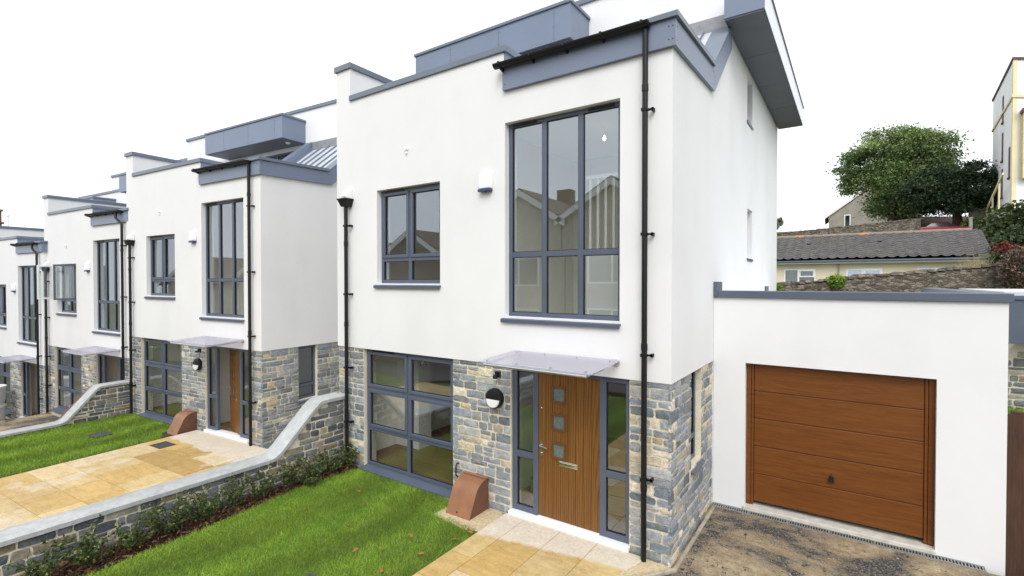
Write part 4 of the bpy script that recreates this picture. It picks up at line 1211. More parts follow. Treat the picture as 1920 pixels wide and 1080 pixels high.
def leaf_quads(cent, dirs, size, elong=1.8, nrm_up=.6):
    n = len(cent)
    nn = rng.normal(0, 1, (n, 3)) + np.array([0, 0, nrm_up]); nn /= np.linalg.norm(nn, axis=1, keepdims=True)
    t = rng.normal(0, 1, (n, 3)) if dirs is None else dirs + rng.normal(0, .6, (n, 3))
    t -= (t * nn).sum(1, keepdims=True) * nn; t /= np.linalg.norm(t, axis=1, keepdims=True) + 1e-9
    b = np.cross(nn, t)
    s = size * rng.uniform(.6, 1.3, (n, 1))
    return np.stack([cent - t * s * elong / 2, cent + b * s / 2 + nn * s * .1, cent + t * s * elong / 2, cent - b * s / 2 + nn * s * .1], 1).reshape(-1, 3)
ORD = ['first', 'second', 'third', 'fourth', 'fifth', 'sixth', 'seventh', 'eighth', 'ninth', 'tenth', 'eleventh', 'twelfth', 'thirteenth', 'fourteenth']
shr = [(-5.83, -.16, .34, .26), (-5.84, -.48, .30, .24), (-5.80, -.86, .36, .26), (-5.62, -1.02, .16, .15), (-5.86, -1.25, .34, .25), (-5.85, -1.72, .38, .28), (-5.84, -2.15, .36, .27), (-5.80, -2.62, .42, .30), (-5.83, -3.02, .36, .30), (-5.78, -3.42, .36, .30), (-5.74, -3.85, .34, .30), (-5.75, -4.3, .34, .28)]
for i, (x, y, h, rad) in enumerate(shr):
    S = empty('shrub', ORD[i] + ' low loose green shrub counting from the downpipe along the garden wall', 'shrub', (x, y, -.07), 0, 'shrubs along the garden wall')
    st = MB(); cen = []; dr = []
    ns = int(rng.integers(15, 24))
    for k in range(ns):
        a = rng.uniform(0, 6.28); rr = rad * rng.uniform(.35, 1.3); hh = h * 1.18 * rng.uniform(.5, 1.15)
        p0 = Vector((rng.normal(0, .02), rng.normal(0, .02), 0)); p2 = Vector((rr * math.cos(a), rr * math.sin(a), hh)); p1 = (p0 + p2) / 2 + Vector((0, 0, hh * .18))
        st.tube([p0, p1, p2], [.005, .0035, .0015], 5, False)
        m = int(40 * h / .35)
        for q in range(m):
            t = rng.uniform(.2, 1.0)
            p = p0 * (1 - t) ** 2 + p1 * 2 * t * (1 - t) + p2 * t * t
            d = Vector((rng.normal(), rng.normal(), rng.normal() * .6 + .2)).normalized() * rng.uniform(.005, .05)
            cen.append(tuple(p + d)); dr.append(tuple(d / (d.length + 1e-6)))
    st.build('stems', M['bark'], S)
    cen = np.array(cen); n = len(cen)
    V = leaf_quads(cen, np.array(dr), .024)
    base = np.where(rng.random((n, 1)) < .25, np.array([[.20, .22, .05]]), np.array([[.055, .095, .028]])) * rng.uniform(.55, 1.3, (n, 1))
    if i in (2, 4): base[rng.random(n) < .12] = (.28, .2, .06)
    C = np.repeat(np.concatenate([base, np.ones((n, 1))], 1), 4, 0)
    raw_mesh('foliage', V, np.arange(4 * n).reshape(n, 4), M['leaf'], S, col=C)

# fallen leaves on the nearest lawn
lf0 = None
for k, (x, y) in enumerate([(-3.55, -.75), (-4.3, -1.0), (-3.05, -1.25), (-2.62, -1.5), (-4.75, -.75), (-3.9, -1.55), (-2.5, -1.0), (-4.9, -1.6), (-3.35, -1.9), (-2.75, -2.0), (-4.2, -2.1), (-3.7, -.4), (-2.46, -.75), (-3.1, -1.7)]):
    if lf0 is None:
        mb = MB(); mb.quad([(-.035, 0, 0), (-.012, -.018, .008), (.03, -.006, .002), (.034, .008, .006), (.006, .02, .012)])
        lf0 = mb.build('fallen_leaf', M['chips'], col=[(.34, .17, .05, 1)] * 5, recalc=False); o = lf0
    else:
        o = lf0.copy(); COL.objects.link(o)
    o.scale = (1.35,) * 3; o.location = (x, y, -.024); o.rotation_euler = (rng.normal(0, .2), rng.normal(0, .2), rng.uniform(0, 6))
    tag(o, 'small dry brown leaf lying on the nearest lawn', 'leaf', 'fallen leaves on the lawn')

# ------------------------------------------------------------------ right of the garage
F0 = empty('timber_fence', 'dark brown close boarded timber fence right of the garage', 'fence', (3.30, 2.33, -.3))
mb = MB()
for k in range(34): mb.box(k * .14, k * .14 + .155, (k % 2) * .012, (k % 2) * .012 + .016, 0, 2.05)
mb.build('boards', M['fence'], F0)
mb = MB()
for z in (.3, 1.0, 1.7): mb.box(0, 4.8, .03, .07, z, z + .08)
for k in range(3): mb.box(k * 2.2 + .05, k * 2.2 + .15, .03, .13, 0, 2.08)
mb.build('rails', M['fence'], F0)
mb = MB(); mb.prism([(3.32, 2.55), (12, 2.55), (12, 12), (3.32, 12)], -.5, 1.12, 2)
tag(mb.build('bank', M['turf']), kind='structure')
grass('grass', 'rough grass on the bank behind the timber fence', [(3.34, 2.6), (7, 2.6), (7, 7), (3.34, 7)], 1.12, 26000, .09, width=.014)
bw = empty('stone_wall', 'sloping topped stone wall beyond the timber fence', 'wall', (0, 6.0, 0))
mb = MB(); mb.prism([(3.90, .8), (7.5, .8), (7.5, 2.35), (4.12, 2.35), (3.90, 1.98)], .02, .3, 1); wc = mb.build('wall_core', M['mortar'], bw)
s = Stones(ident, random.Random(77), .62, .15); s.fill(3.90, 7.5, .9, 2.32, .02, top=lambda x: min(2.33, 1.98 + max(0, (x - 3.90)) * 1.68)); s.build('stone_facing', wc)
cpn = empty('carport', 'dark grey flat roofed carport just right of the garage', 'carport', (0, 5.6, 0))
mb = MB(); mb.box(3.86, 7.6, 0, .06, 2.30, 3.03); mb.build('fascia', M['frame'], cpn, bevel=.005)
mb = MB(); mb.box(3.84, 7.62, -.03, .1, 3.031, 3.10); mb.build('edge_trim', M['frame'], cpn, bevel=.005)
mb = MB(); mb.box(3.87, 7.6, .101, 4.5, 3.04, 3.16); mb.build('roof', M['pale_roof'], cpn)
mb = MB()
for x in (4.3, 7.2): mb.box(x, x + .12, .5, .62, 1.0, 3.03)
mb.build('post', M['frame'], cpn)

# ------------------------------------------------------------------ hillside behind
def between(p, q): 
    d = Vector(q) - Vector(p); return math.atan2(d.y, d.x), d.length
# old rubble walls
def old_wall(name, label, p0, p1, z0, z1, zb, th=.5, lump=.05):
    a, L = between(p0, p1)
    o = empty(name, label, 'wall', (p0[0], p0[1], 0), a)
    mb = MB(); n = int(L / .25)
    V = []
    for k in range(n + 1):
        x = L * k / n; zt = z0 + (z1 - z0) * k / n + rng.normal(0, lump)
        V += [(x, rng.normal(0, .02), zb), (x, rng.normal(0, .03), zt - .12), (x, .1, zt), (x, th - .1, zt), (x, th, zb)]
    F = []
    for k in range(n):
        for j in range(4): F.append((k * 5 + j, k * 5 + j + 1, (k + 1) * 5 + j + 1, (k + 1) * 5 + j))
    F += [(0, 1, 2, 3, 4), tuple(n * 5 + i for i in (4, 3, 2, 1, 0))]
    mb.add(V, F); mb.build('rubble_face', M['oldwall'], o)
    # rough cope stones along the top
    s = MB(); x = 0
    while x < L:
        w = random.uniform(.25, .6); h = random.uniform(.04, .12); zt = z0 + (z1 - z0) * x / L - .03
        s.add([(x, -.03, zt), (x + w, -.02, zt), (x + w, th, zt), (x, th + .02, zt), (x + .04, .02, zt + h), (x + w - .05, .04, zt + h * .8), (x + w - .04, th - .05, zt + h * .9), (x + .05, th - .04, zt + h)],
              [(0, 3, 2, 1), (4, 5, 6, 7), (0, 1, 5, 4), (1, 2, 6, 5), (2, 3, 7, 6), (3, 0, 4, 7)]); x += w + .02
    s.build('cope_stones', M['oldwall'], o)
    return o
old_wall('rubble_wall', 'low old rubble wall in front of the tile roofed bungalow', (-3.0, 16.3), (8.6, 24.2), 2.98, 4.22, 1.0)
old_wall('rubble_wall', 'long old rubble wall rising behind the bungalow ridge', (-9, 42.5), (6.9, 53.4), 7.15, 9.15, 4.0, lump=.02)

# bungalow
p0 = (-8.0, 30.6); a, L = 0.0, 15.75
B = empty('bungalow', 'cream bungalow with a dark ribbed tile roof behind the garage', 'house', (p0[0], p0[1], 0), a)
mb = MB(); holes = []
def bx_(w): return w
# window positions along the front, measured from the left end
W1 = (6.03, 7.80); W2 = (9.40, 11.20); W3 = (12.75, 14.65)
holes = [(w[0], w[1], 3.0, 4.12) for w in (W1, W2, W3)]
grid_wall(mb, .3, L - .3, 1.5, 4.55, 0, .25, holes); mb.box(.3, .55, .251, 7, 1.5, 4.55); mb.box(L - .55, L - .3, .251, 7, 1.5, 4.55); mb.box(.551, L - .551, 6.8, 7, 1.5, 4.55)
mb.build('wall', M['cream_render'], B)
for w in (W1, W2, W3):
    m1 = MB(); bar_frame(m1, w[0], w[1], 3.0, 4.12, .08, .03, .12); c = w[0] + (w[1] - w[0]) * .46; m1.box(c - .05, c + .05, .031, .119, 3.08, 4.04); bar_frame(m1, c + .05, w[1] - .08, 3.6, 4.04, .07, .0, .11)
    wo = m1.build('window', M['white_pvc'], B); m2 = MB(); m2.box(w[0] + .08, w[1] - .08, .08, .085, 3.08, 4.04); m2.build('pane', M['glass'], wo)
    m3 = MB(); m3.box(w[0] + .1, w[1] - .1, .2, .24, 3.08, 4.04); m3.build('blind', M['greyrender'], wo)
rb = MB()
# ribbed tiled slope: courses and rolls in real relief
nx_, ny_ = int((L + .4) / .12), 13
ey, ez, ry, rz2 = -.45, 4.66, 3.1, 6.35
V = []; F = []
for j in range(ny_):
    for e in (0, 1):
        t = (j + e) / ny_
        for i in range(nx_ + 1):
            x = -.2 + (L + .4) * i / nx_
            roll = .09 if i % 4 == 0 else (.02 if i % 4 in (1, 3) else 0)
            lift = .07 * (1 - e)
            V.append((x, ey + (ry - ey) * t, ez + (rz2 - ez) * t + roll + lift))
for r2 in range(2 * ny_ - 1):
    for i in range(nx_): F.append((r2 * (nx_ + 1) + i, r2 * (nx_ + 1) + i + 1, (r2 + 1) * (nx_ + 1) + i + 1, (r2 + 1) * (nx_ + 1) + i))
rb.add(V, F)
rb.add([(-.2, ry, rz2 - .02), (L + .2, ry, rz2 - .02), (L + .2, 7.3, 4.6), (-.2, 7.3, 4.6)], [(0, 1, 2, 3)])
ro = rb.build('roof', M['tiles'], B, recalc=False)
rg = MB()
for k in range(int((L + .4) / .45)): rg.tube([(-.2 + k * .45, ry, rz2 + .02), (-.2 + k * .45 + .44, ry, rz2 + .025)], .13, 8)
M['lichen'] = NT('lichen_ridge').m
nn = [x for x in [M['lichen']]][0]
_t = NT('lichen_ridge_tile'); _c = _t.mix(_t.ramp(_t.noise(1.1, 4), [(.62, 0.0), (.68, 1.0)]), (.23, .19, .16), (.5, .24, .07)); M['lichen'] = _t.base(_c, .9)
rg.build('ridge_tiles', M['lichen'], ro)
vt = MB()
for x in (7.2, 11.0): vt.prism([(1.75, 5.70), (2.1, 5.86), (2.1, 5.92), (1.72, 5.82)], x, x + .2, 0)
vt.build('roof_vent', M['black'], ro)
gf = MB(); gf.box(-.2, L + .2, ey - .1, ey + .03, 4.50, 4.62); gf.build('gutter', M['frame'], B, bevel=.03)
gs = MB(); gs.box(-.1, L + .1, ey + .031, -.001, 4.42, 4.55); gs.build('soffit_board', M['white_paint'], B)
dp = MB(); dp.tube([(9.0, -.06, 1.5), (9.0, -.06, 4.4)], .04, 8); dp.build('downpipe', M['greyrender'], B)
gp = MB(); gp.prism([(0, 4.55), (6.9, 4.55), (ry, rz2 - .1)], L - .54, L - .31, 0); gp.build('gable', M['cream_render'], B)

# house with a grey gable on the hill
Gh = empty('gabled_house', 'grey pebbledashed house with a white trimmed gable on the hill', 'house', (-1.5, 82.9, 0), R(2))
mb = MB(); mb.prism([(.1, 8), (9.6, 8), (9.6, 13.0), (4.9, 16.6), (.1, 13.0)], 0, 9, 1) 
mb.build('wall', M['greyrender'], Gh)
mb = MB(); mb.prism([(-.4, 12.75), (4.9, 16.8), (10.1, 12.75), (10.1, 13.05), (4.9, 17.1), (-.4, 13.05)], .25, 9.3, 1); mb.build('roof', M['browntile'], Gh)
mb = MB(); mb.prism([(-.45, 12.7), (4.9, 16.75), (10.15, 12.7), (10.15, 13.1), (4.9, 17.15), (-.45, 13.1)], -.2, .2, 1); mb.build('bargeboard', M['white_paint'], Gh)
mb = MB(); bar_frame(mb, 2.05, 2.85, 11.3, 13.2, .12, -.08, .0); wo = mb.build('window', M['white_pvc'], Gh); mb = MB(); mb.box(2.17, 2.73, -.04, -.01, 11.42, 13.08); mb.build('pane', M['carglass'], wo)

# trees
def tree(name, label, base, crown_c, rad, nclump, per, leaf, pal, trunk_r, bark, flat=.6, seed=1, shape=None, limbs=9):
    T = empty(name, label, 'tree', base)
    bz = Vector(base); cc = Vector(crown_c) - bz
    r_ = np.random.default_rng(seed)
    tk = MB()
    top = cc + Vector((0, 0, rad[2] * .35))
    tk.tube([(0, 0, -1), (.05, .02, cc.z * .35), (cc.x * .5, cc.y * .5, cc.z * .7), tuple(top)], [trunk_r * 1.25, trunk_r, trunk_r * .75, trunk_r * .15], 9)
    cl = []
    while len(cl) < nclump:
        p = r_.uniform(-1, 1, 3)
        q = np.linalg.norm(p)
        if q > 1 or q < .35: continue
        if shape and not shape(p): continue
        # uneven outline
        k = 1 + .22 * noise.noise(Vector((p[0] * 2.1 + seed, p[1] * 2.1, p[2] * 2.1)))
        cl.append(np.array(cc) + p * np.array(rad) * k)
    for k in range(limbs):
        c = cl[int(r_.integers(0, len(cl)))]
        s = Vector((cc.x * .4, cc.y * .4, cc.z * r_.uniform(.45, .8))); m = (s + Vector(c)) / 2 + Vector((0, 0, -.3))
        tk.tube([tuple(s), tuple(m), tuple(c)], [trunk_r * .45, trunk_r * .28, trunk_r * .08], 6, False)
    tk.build('trunk', bark, T)
    P = []; Cc = []
    for c in cl:
        sz = r_.uniform(.55, 1.25)
        g = r_.normal(0, 1, (per, 3)) * np.array([sz, sz, sz * flat]) * np.mean(rad) * .13
        P.append(c + g)
        b = pal[int(r_.integers(0, len(pal)))]
        Cc.append(np.array(b) * r_.uniform(.78, 1.25) * r_.uniform(.9, 1.1, (per, 1)))
    P = np.concatenate(P); Cc = np.concatenate(Cc); n = len(P)
    V = leaf_quads(P, None, leaf, 1.6, .9)
    C = np.repeat(np.concatenate([Cc, np.ones((n, 1))], 1), 4, 0)
    raw_mesh('crown', V, np.arange(4 * n).reshape(n, 4), M['crown'], T, col=C)
    return T
tree('sycamore_tree', 'tall spreading green broadleaf tree on the hilltop', (5.4, 66.9, 9.8), (5.9, 67.3, 15.9), (5.7, 4.6, 5.4), 250, 240, .17,
     [(.18, .25, .085), (.14, .21, .07), (.22, .29, .10), (.11, .165, .06)], .4, M['bark'], .5, 4, limbs=30, shape=lambda p: not (p[2] < -.3 and p[0] < -.25 + .5 * (-.3 - p[2]) * -1 + 0))
tree('yew_tree', 'dark spreading evergreen tree with a thick red trunk', (10.7, 63.2, 8.2), (10.4, 63.1, 12.7), (4.6, 3.4, 2.75), 210, 210, .15,
     [(.042, .070, .032), (.058, .092, .042), (.032, .055, .027)], .42, M['redbark'], .6, 9, shape=lambda p: p[2] > -.75, limbs=10)
tree('far_tree', 'pale distant treetop left of the grey gabled house', (-8.6, 78, 9.5), (-8.6, 78, 12.2), (1.9, 1.6, 1.1), 26, 60, .22, [(.24, .27, .20), (.28, .30, .23)], .2, M['bark'], .6, 14)
# red flowering bush by the bungalow and its neighbours
def bush(name, label, c, rad, n, leaf, pal, extra=None, frac=0.0, seed=2, patches=3):
    T = empty(name, label, 'bush', (c[0], c[1], c[2] - rad[2]))
    r_ = np.random.default_rng(seed)
    p = r_.normal(0, 1, (n, 3)); p /= np.linalg.norm(p, axis=1, keepdims=True); p *= r_.uniform(.55, 1.05, (n, 1))
    k = np.array([1 + .35 * noise.noise(Vector(q * 2.3) + Vector((seed, 0, 0))) for q in p])
    p = p * k[:, None] * np.array(rad) + np.array([0, 0, rad[2]])
    col = np.array(pal)[r_.integers(0, len(pal), n)] * r_.uniform(.7, 1.3, (n, 1))
    V = leaf_quads(p, None, leaf, 1.7, .7)
    C = np.repeat(np.concatenate([col, np.ones((n, 1))], 1), 4, 0)
    raw_mesh('foliage', V, np.arange(4 * n).reshape(n, 4), M['leaf'], T, col=C)
    st = MB()
    for q in range(9):
        e = p[int(r_.integers(0, n))] * .8; st.tube([(0, 0, -.8), tuple(e * .5), tuple(e)], [.05, .03, .01], 5, False)
    st.build('stems', M['bark'], T)
    if extra:
        Q = []
        for ctr in extra:
            Q.append(np.array(ctr) + r_.normal(0, 1, (90, 3)) * np.array([.28, .2, .12]))
        Q = np.concatenate(Q); m = len(Q)
        V = leaf_quads(Q, None, .09, 1.2, .6); cc = np.array([.25, .018, .022]) * r_.uniform(.5, 1.3, (m, 1))
        tagf = raw_mesh('flowers', V, np.arange(4 * m).reshape(m, 4), M['leaf'], T, col=np.repeat(np.concatenate([cc, np.ones((m, 1))], 1), 4, 0)); tagf['kind'] = 'stuff'
    return T
bush('flowering_bush', 'big green bush with dark red flower heads right of the bungalow', (8.95, 29.6, 4.55), (1.25, 1.2, 1.5), 5600, .13, [(.05, .085, .03), (.07, .11, .04), (.035, .06, .025)], [(-.9, -1.1, 2.0), (-.6, -1.2, 1.85), (.45, -1.2, 2.4), (.75, -1.1, 1.5), (-1.25, -.5, .9), (.2, -1.3, 2.05)], seed=5)
bush('green_bush', 'tall olive green bush below the tower building', (10.1, 35.4, 6.3), (1.9, 1.6, 1.75), 5600, .16, [(.055, .075, .025), (.075, .10, .03), (.04, .06, .02)], seed=8)
bush('dry_creeper', 'brown dry creeper tumbling over the end of the low rubble wall', (7.3, 22.3, 3.75), (.6, .5, .95), 2500, .075, [(.16, .10, .07), (.10, .065, .05), (.24, .18, .13), (.07, .07, .03)], seed=12)
bush('wall_plant', 'bright green leafy plant growing out of the low rubble wall', (1.15, 19.0, 3.33), (.36, .22, .27), 900, .06, [(.22, .34, .035), (.16, .27, .03)], seed=15)
bush('wall_plant', 'yellow green weeds at the left end of the low rubble wall', (-1.15, 17.45, 3.05), (.5, .25, .22), 800, .06, [(.20, .28, .04), (.15, .2, .03)], seed=16)
bush('far_bush', 'pale yellow green bush beside the red trunk of the dark tree', (11.6, 60.6, 8.9), (.9, .7, .7), 700, .2, [(.14, .2, .04), (.1, .15, .035)], seed=17)
# dry grass tuft over the wall
V = []; n = 150
for k in range(n):
    x = rng.normal(0, .35); h = rng.uniform(.25, .75); l = rng.normal(-.1, .3)
    V += [(x, 0, 0), (x + .012, 0, 0), (x + l, rng.normal(0, .1), h)]
o = raw_mesh('dry_grass', V, np.arange(3 * n).reshape(n, 3), M['chips'], col=[(.42, .34, .19, 1)] * (3 * n)); o.location = (6.1, 22.6, 3.9); o.rotation_euler = (0, 0, R(34))
tag(o, 'tuft of pale dry grass on top of the low rubble wall', 'grass tuft')

# red car on the hill
Cr = empty('parked_car', 'dark red parked car half hidden behind the bungalow ridge', 'car', (8.9, 58.6, 7.62), R(14))
mb = MB(); mb.prism([(-2.1, .35), (2.1, .35), (2.15, .75), (2.0, .95), (1.2, 1.02), (-1.7, 1.05), (-2.1, .95)], -.85, .85, 1); mb.build('body', M['redcar'], Cr, bevel=.06)
mb = MB(); mb.add([(-1.6, -.78, 1.03), (1.1, -.78, 1.03), (1.1, .78, 1.03), (-1.6, .78, 1.03), (-1.0, -.62, 1.46), (.35, -.62, 1.48), (.35, .62, 1.48), (-1.0, .62, 1.46)], [(0, 3, 2, 1), (4, 5, 6, 7), (0, 1, 5, 4), (1, 2, 6, 5), (2, 3, 7, 6), (3, 0, 4, 7)]); mb.build('cabin', M['carglass'], Cr, bevel=.05)
mb = MB(); mb.box(-1.02, .38, -.64, .64, 1.485, 1.52); mb.build('roof', M['redcar'], Cr, bevel=.02)
mb = MB()
for x in (-1.3, 1.35):
    for y in (-.86, .68): mb.lathe([(.32, 0), (.32, .18)], (x, y, .32), 1, 16)
mb.build('wheel', M['black'], Cr)

# low buildings behind the dark tree
Sh = empty('low_building', 'low grey roofed outbuilding behind the trunk of the dark tree', 'building', (7.3, 66, 0), R(33))
mb = MB(); mb.box(0, 9.5, 0, 5, 7, 9.8); mb.build('wall', M['greyrender'], Sh)
mb = MB(); mb.prism([(-.4, 9.7), (2.6, 11.0), (5.4, 9.7)], -.3, 9.8, 0); mb.build('roof', M['browntile'], Sh)
Wl = empty('white_wall', 'white parapet wall below the foot of the tower building', 'wall', (11.6, 62.0, 0), R(33))
mb = MB(); mb.box(0, 6, 0, .3, 8, 10.6); mb.build('wall', M['greyrender'], Wl); mb = MB(); mb.box(-.1, 6.1, -.1, .4, 10.6, 10.8); mb.build('coping', M['white_paint'], Wl)
pst = MB(); pst.box(-.12, .12, -.12, .12, 0, 2.4); pst.box(-.16, .16, -.16, .16, 2.4, 2.5)
o = pst.build('gate_post', M['concrete']); o.location = (11.1, 58.6, 7.0); tag(o, 'pale square gate post beside the red trunk of the dark tree', 'post')

# tall white and yellow building, right edge
T = empty('tower_building', 'tall white block with yellow pilasters at the right edge', 'building', (12.862, 52.838, 0), R(33) )
fd = Vector((math.sin(R(3.8)), math.cos(R(3.8)), 0))   # its left face runs back along this line
a_s = math.atan2(fd.y, fd.x) - R(33)
# local frame: x along the front, v along the left face
vx, vy = math.cos(a_s), math.sin(a_s)
def q(u, v, z): return (u + v * vx, v * vy, z)
def pbox(mb, u0, u1, v0, v1, z0, z1):
    P = [q(u0, v0, z0), q(u1, v0, z0), q(u1, v1, z0), q(u0, v1, z0), q(u0, v0, z1), q(u1, v0, z1), q(u1, v1, z1), q(u0, v1, z1)]
    mb.add(P, [(0, 3, 2, 1), (4, 5, 6, 7), (0, 1, 5, 4), (1, 2, 6, 5), (2, 3, 7, 6), (3, 0, 4, 7)])
mb = MB(); pbox(mb, 0, 9, 0, 12.4, 7, 22.1); mb.build('wall', M['towerwhite'], T)
mb = MB(); pbox(mb, -.15, 9.1, -.15, 12.5, 22.1, 22.28); mb.build('roof_edge', M['towerred'], T)
mb = MB(); pbox(mb, -.14, 9.1, -.14, 12.5, 18.9, 19.12); mb.build('cornice', M['toweryellow'], T)
mb = MB(); pbox(mb, -.05, .30, -.05, .5, 9.5, 18.9); pbox(mb, -.05, .30, -.05, .5, 19.12, 22.1); mb.build('pilaster', M['toweryellow'], T)
mb = MB(); pbox(mb, -.13, 9, 12.0, 12.45, 7, 7.1)
for (v, z0, z1) in ((5.2, 18.2, 20.6), (5.2, 14.6, 17.2), (5.2, 11.2, 13.8), (1.2, 12.4, 15.0)):
    w = MB(); pbox(w, -.06, .02, v, v + .62, z0, z1); wo = w.build('window', M['towerred'], T)
    w2 = MB(); pbox(w2, -.16, .0, v - .1, v + .72, z0 - .15, z0 - .01); w2.build('sill', M['towerred'], wo)
mb = MB(); pbox(mb, .75, 1.8, -.7, .0, 12.0, 17.5); mb.build('bay', M['toweryellow'], T)
mb = MB(); pbox(mb, .6, 2.2, -.85, .0, 17.5, 17.8); mb.build('bay_roof', M['towerred'], T)
mb = MB(); pbox(mb, .85, 1.75, -.73, -.69, 13.2, 15.4); mb.build('bay_window', M['carglass'], T)
mb = MB()
for v in (1.0, 5.0, 9.0): pbox(mb, -1.0, -.85, v, v + .15, 8, 12.1 - v * .18)
V = [q(-1.0, -1, 12.2), q(-.85, -1, 12.2), q(-.85, 12, 9.9), q(-1, 12, 9.9), q(-1.0, -1, 12.4), q(-.85, -1, 12.4), q(-.85, 12, 10.1), q(-1, 12, 10.1)]
mb.add(V, [(0, 3, 2, 1), (4, 5, 6, 7), (0, 1, 5, 4), (1, 2, 6, 5), (2, 3, 7, 6), (3, 0, 4, 7)]); mb.build('stair_rail', M['toweryellow'], T)

# chimney and rooftop far left
Ch = empty('chimney_house', 'old house whose brick chimney shows over the farthest white house', 'house', (-75.4, 2.0, -6), R(8))
mb = MB(); mb.box(0, 9, 0, 8, 0, 11.6); mb.build('wall', M['stonehouse'], Ch)
mb = MB(); mb.prism([(-.4, 11.5), (4, 14.6), (8.4, 11.5)], -.3, 9.3, 0); ro = mb.build('roof', M['browntile'], Ch)
mb = MB(); mb.box(3.2, 4.35, 2.6, 4.2, 12, 16.6); mb.box(3.05, 4.5, 2.45, 4.35, 15.3, 15.5); mb.box(3.1, 4.45, 2.5, 4.3, 16.6, 16.8)
for k in range(2): mb.lathe([(.17, 0), (.14, .5), (.17, .52)], (3.75, 3.0 + .75 * k, 16.8), 2, 10)
mb.build('chimney', M['brick'], ro)
mb = MB(); mb.tube([(6.5, 4, 14.4), (6.5, 4, 16.2)], .04, 6); mb.tube([(5.9, 4, 15.9), (7.1, 4, 16.0)], .025, 6); mb.build('aerial', M['steel'], ro)

# ------------------------------------------------------------------ things by the far houses
o = empty('bulk_sack', 'upper white builders sack stacked before the farthest house', 'sack', hw(H4, (-2.95, -.72, .49)), A)
mb = MB(); mb.lathe([(.42, 0), (.48, .2), (.47, .5), (.49, .66), (.45, .67), (.42, .4)], (0, 0, 0), 2, 14); mb.build('body', M['sack'], o, smooth='auto')
mb = MB(); mb.lathe([(.49, .64), (.51, .66), (.51, .71), (.48, .71)], (0, 0, 0), 2, 14); mb.build('rim', M['white_pvc'], o, smooth='auto')
o = empty('bulk_sack', 'lower white builders sack, under the other before the farthest house', 'sack', hw(H4, (-2.95, -.72, -.215)), A)
mb = MB(); mb.lathe([(.42, 0), (.46, .25), (.45, .55), (.48, .66), (.44, .67)], (0, 0, 0), 2, 14); mb.build('body', M['sack'], o, smooth='auto')
mb = MB(); mb.lathe([(.48, .64), (.50, .66), (.50, .71), (.47, .71)], (0, 0, 0), 2, 14); mb.build('rim', M['white_pvc'], o, smooth='auto')
mb = MB(); mb.add([(-6.52, -.8, .78), (-6.46, -.8, .78), (-6.46, -1.56, -.05), (-6.52, -1.56, -.05), (-6.52, -.78, .86), (-6.46, -.78, .86), (-6.46, -1.56, .05), (-6.52, -1.56, .05)], [(0, 3, 2, 1), (4, 5, 6, 7), (0, 1, 5, 4), (1, 2, 6, 5), (2, 3, 7, 6), (3, 0, 4, 7)])
o = mb.build('timber_plank', M['timber']); o.location = (L2[0], L2[1], L2[2] - .05); o.rotation_euler = (0, 0, A); tag(o, 'orange brown timber plank leaning along the sloping garden wall of the second house', 'plank')

# ------------------------------------------------------------------ houses across the road (seen mirrored in the windows)
def far_house(i, x, z, w, ridge, label, wall, y=-18):
    o = empty('gabled_house', label, 'house', (x, y, z), 0, 'houses across the road')
    e = ridge - w / 2 * .575
    m = MB(); m.prism([(-w / 2, 0), (w / 2, 0), (w / 2, e), (0, ridge - .15), (-w / 2, e)], -8, 0, 1); m.build('wall', wall, o)
    m = MB()
    s = .35
    m.prism([(-w / 2 - s, e - .25), (0, ridge), (w / 2 + s, e - .25), (w / 2 + s, e + .0), (0, ridge + .26), (-w / 2 - s, e + .0)], -8.2, .25, 1); m.build('roof', M['browntile'], o)
    m = MB(); m.prism([(-w / 2 - s, e - .45), (0, ridge - .2), (w / 2 + s, e - .45), (w / 2 + s, e - .1), (0, ridge + .16), (-w / 2 - s, e - .1)], .251, .31, 1); m.build('bargeboard', M['white_paint'], o)
    for (a, b) in ((-1.4, 1.2), (-1.4, 4.2)):
        m = MB(); bar_frame(m, a, a + 2.8, b, b + 1.7, .1, -.03, .05); m.box(a + 1.35, a + 1.45, -.02, .04, b + .1, b + 1.6); wo = m.build('window', M['white_pvc'], o)
        m = MB(); m.box(a + .1, a + 2.7, -.01, .02, b + .1, b + 1.6); m.build('pane', M['carglass'], wo)
    m = MB(); m.box(-.5, .5, -6.5, -5.7, ridge - 1, ridge + 1.1); m.build('chimney', M['brick'], o)
    return o
lab = ['cream stone gabled house opposite the garage', 'right hand stone gabled house mirrored in the tall upstairs window', 'left hand stone gabled house mirrored in the tall upstairs window', 'brown gabled house mirrored in the small upstairs window', 'stone gabled house opposite the third house', 'stone gabled house down the road opposite the farthest house']
for i, (x, z, w, rd) in enumerate(((-2.2, -.6, 5.9, 9.0), (-8.4, -1.0, 5.9, 9.5), (-14.35, -1.2, 5.85, 9.65), (-23.2, -2.4, 6.8, 9.0), (-32.5, -3.4, 6.8, 9.0), (-42.5, -4.4, 6.8, 9.6))):
    far_house(i, x, z, w, rd, lab[i], M['stonehouse'] if i not in (3,) else M['brick'])

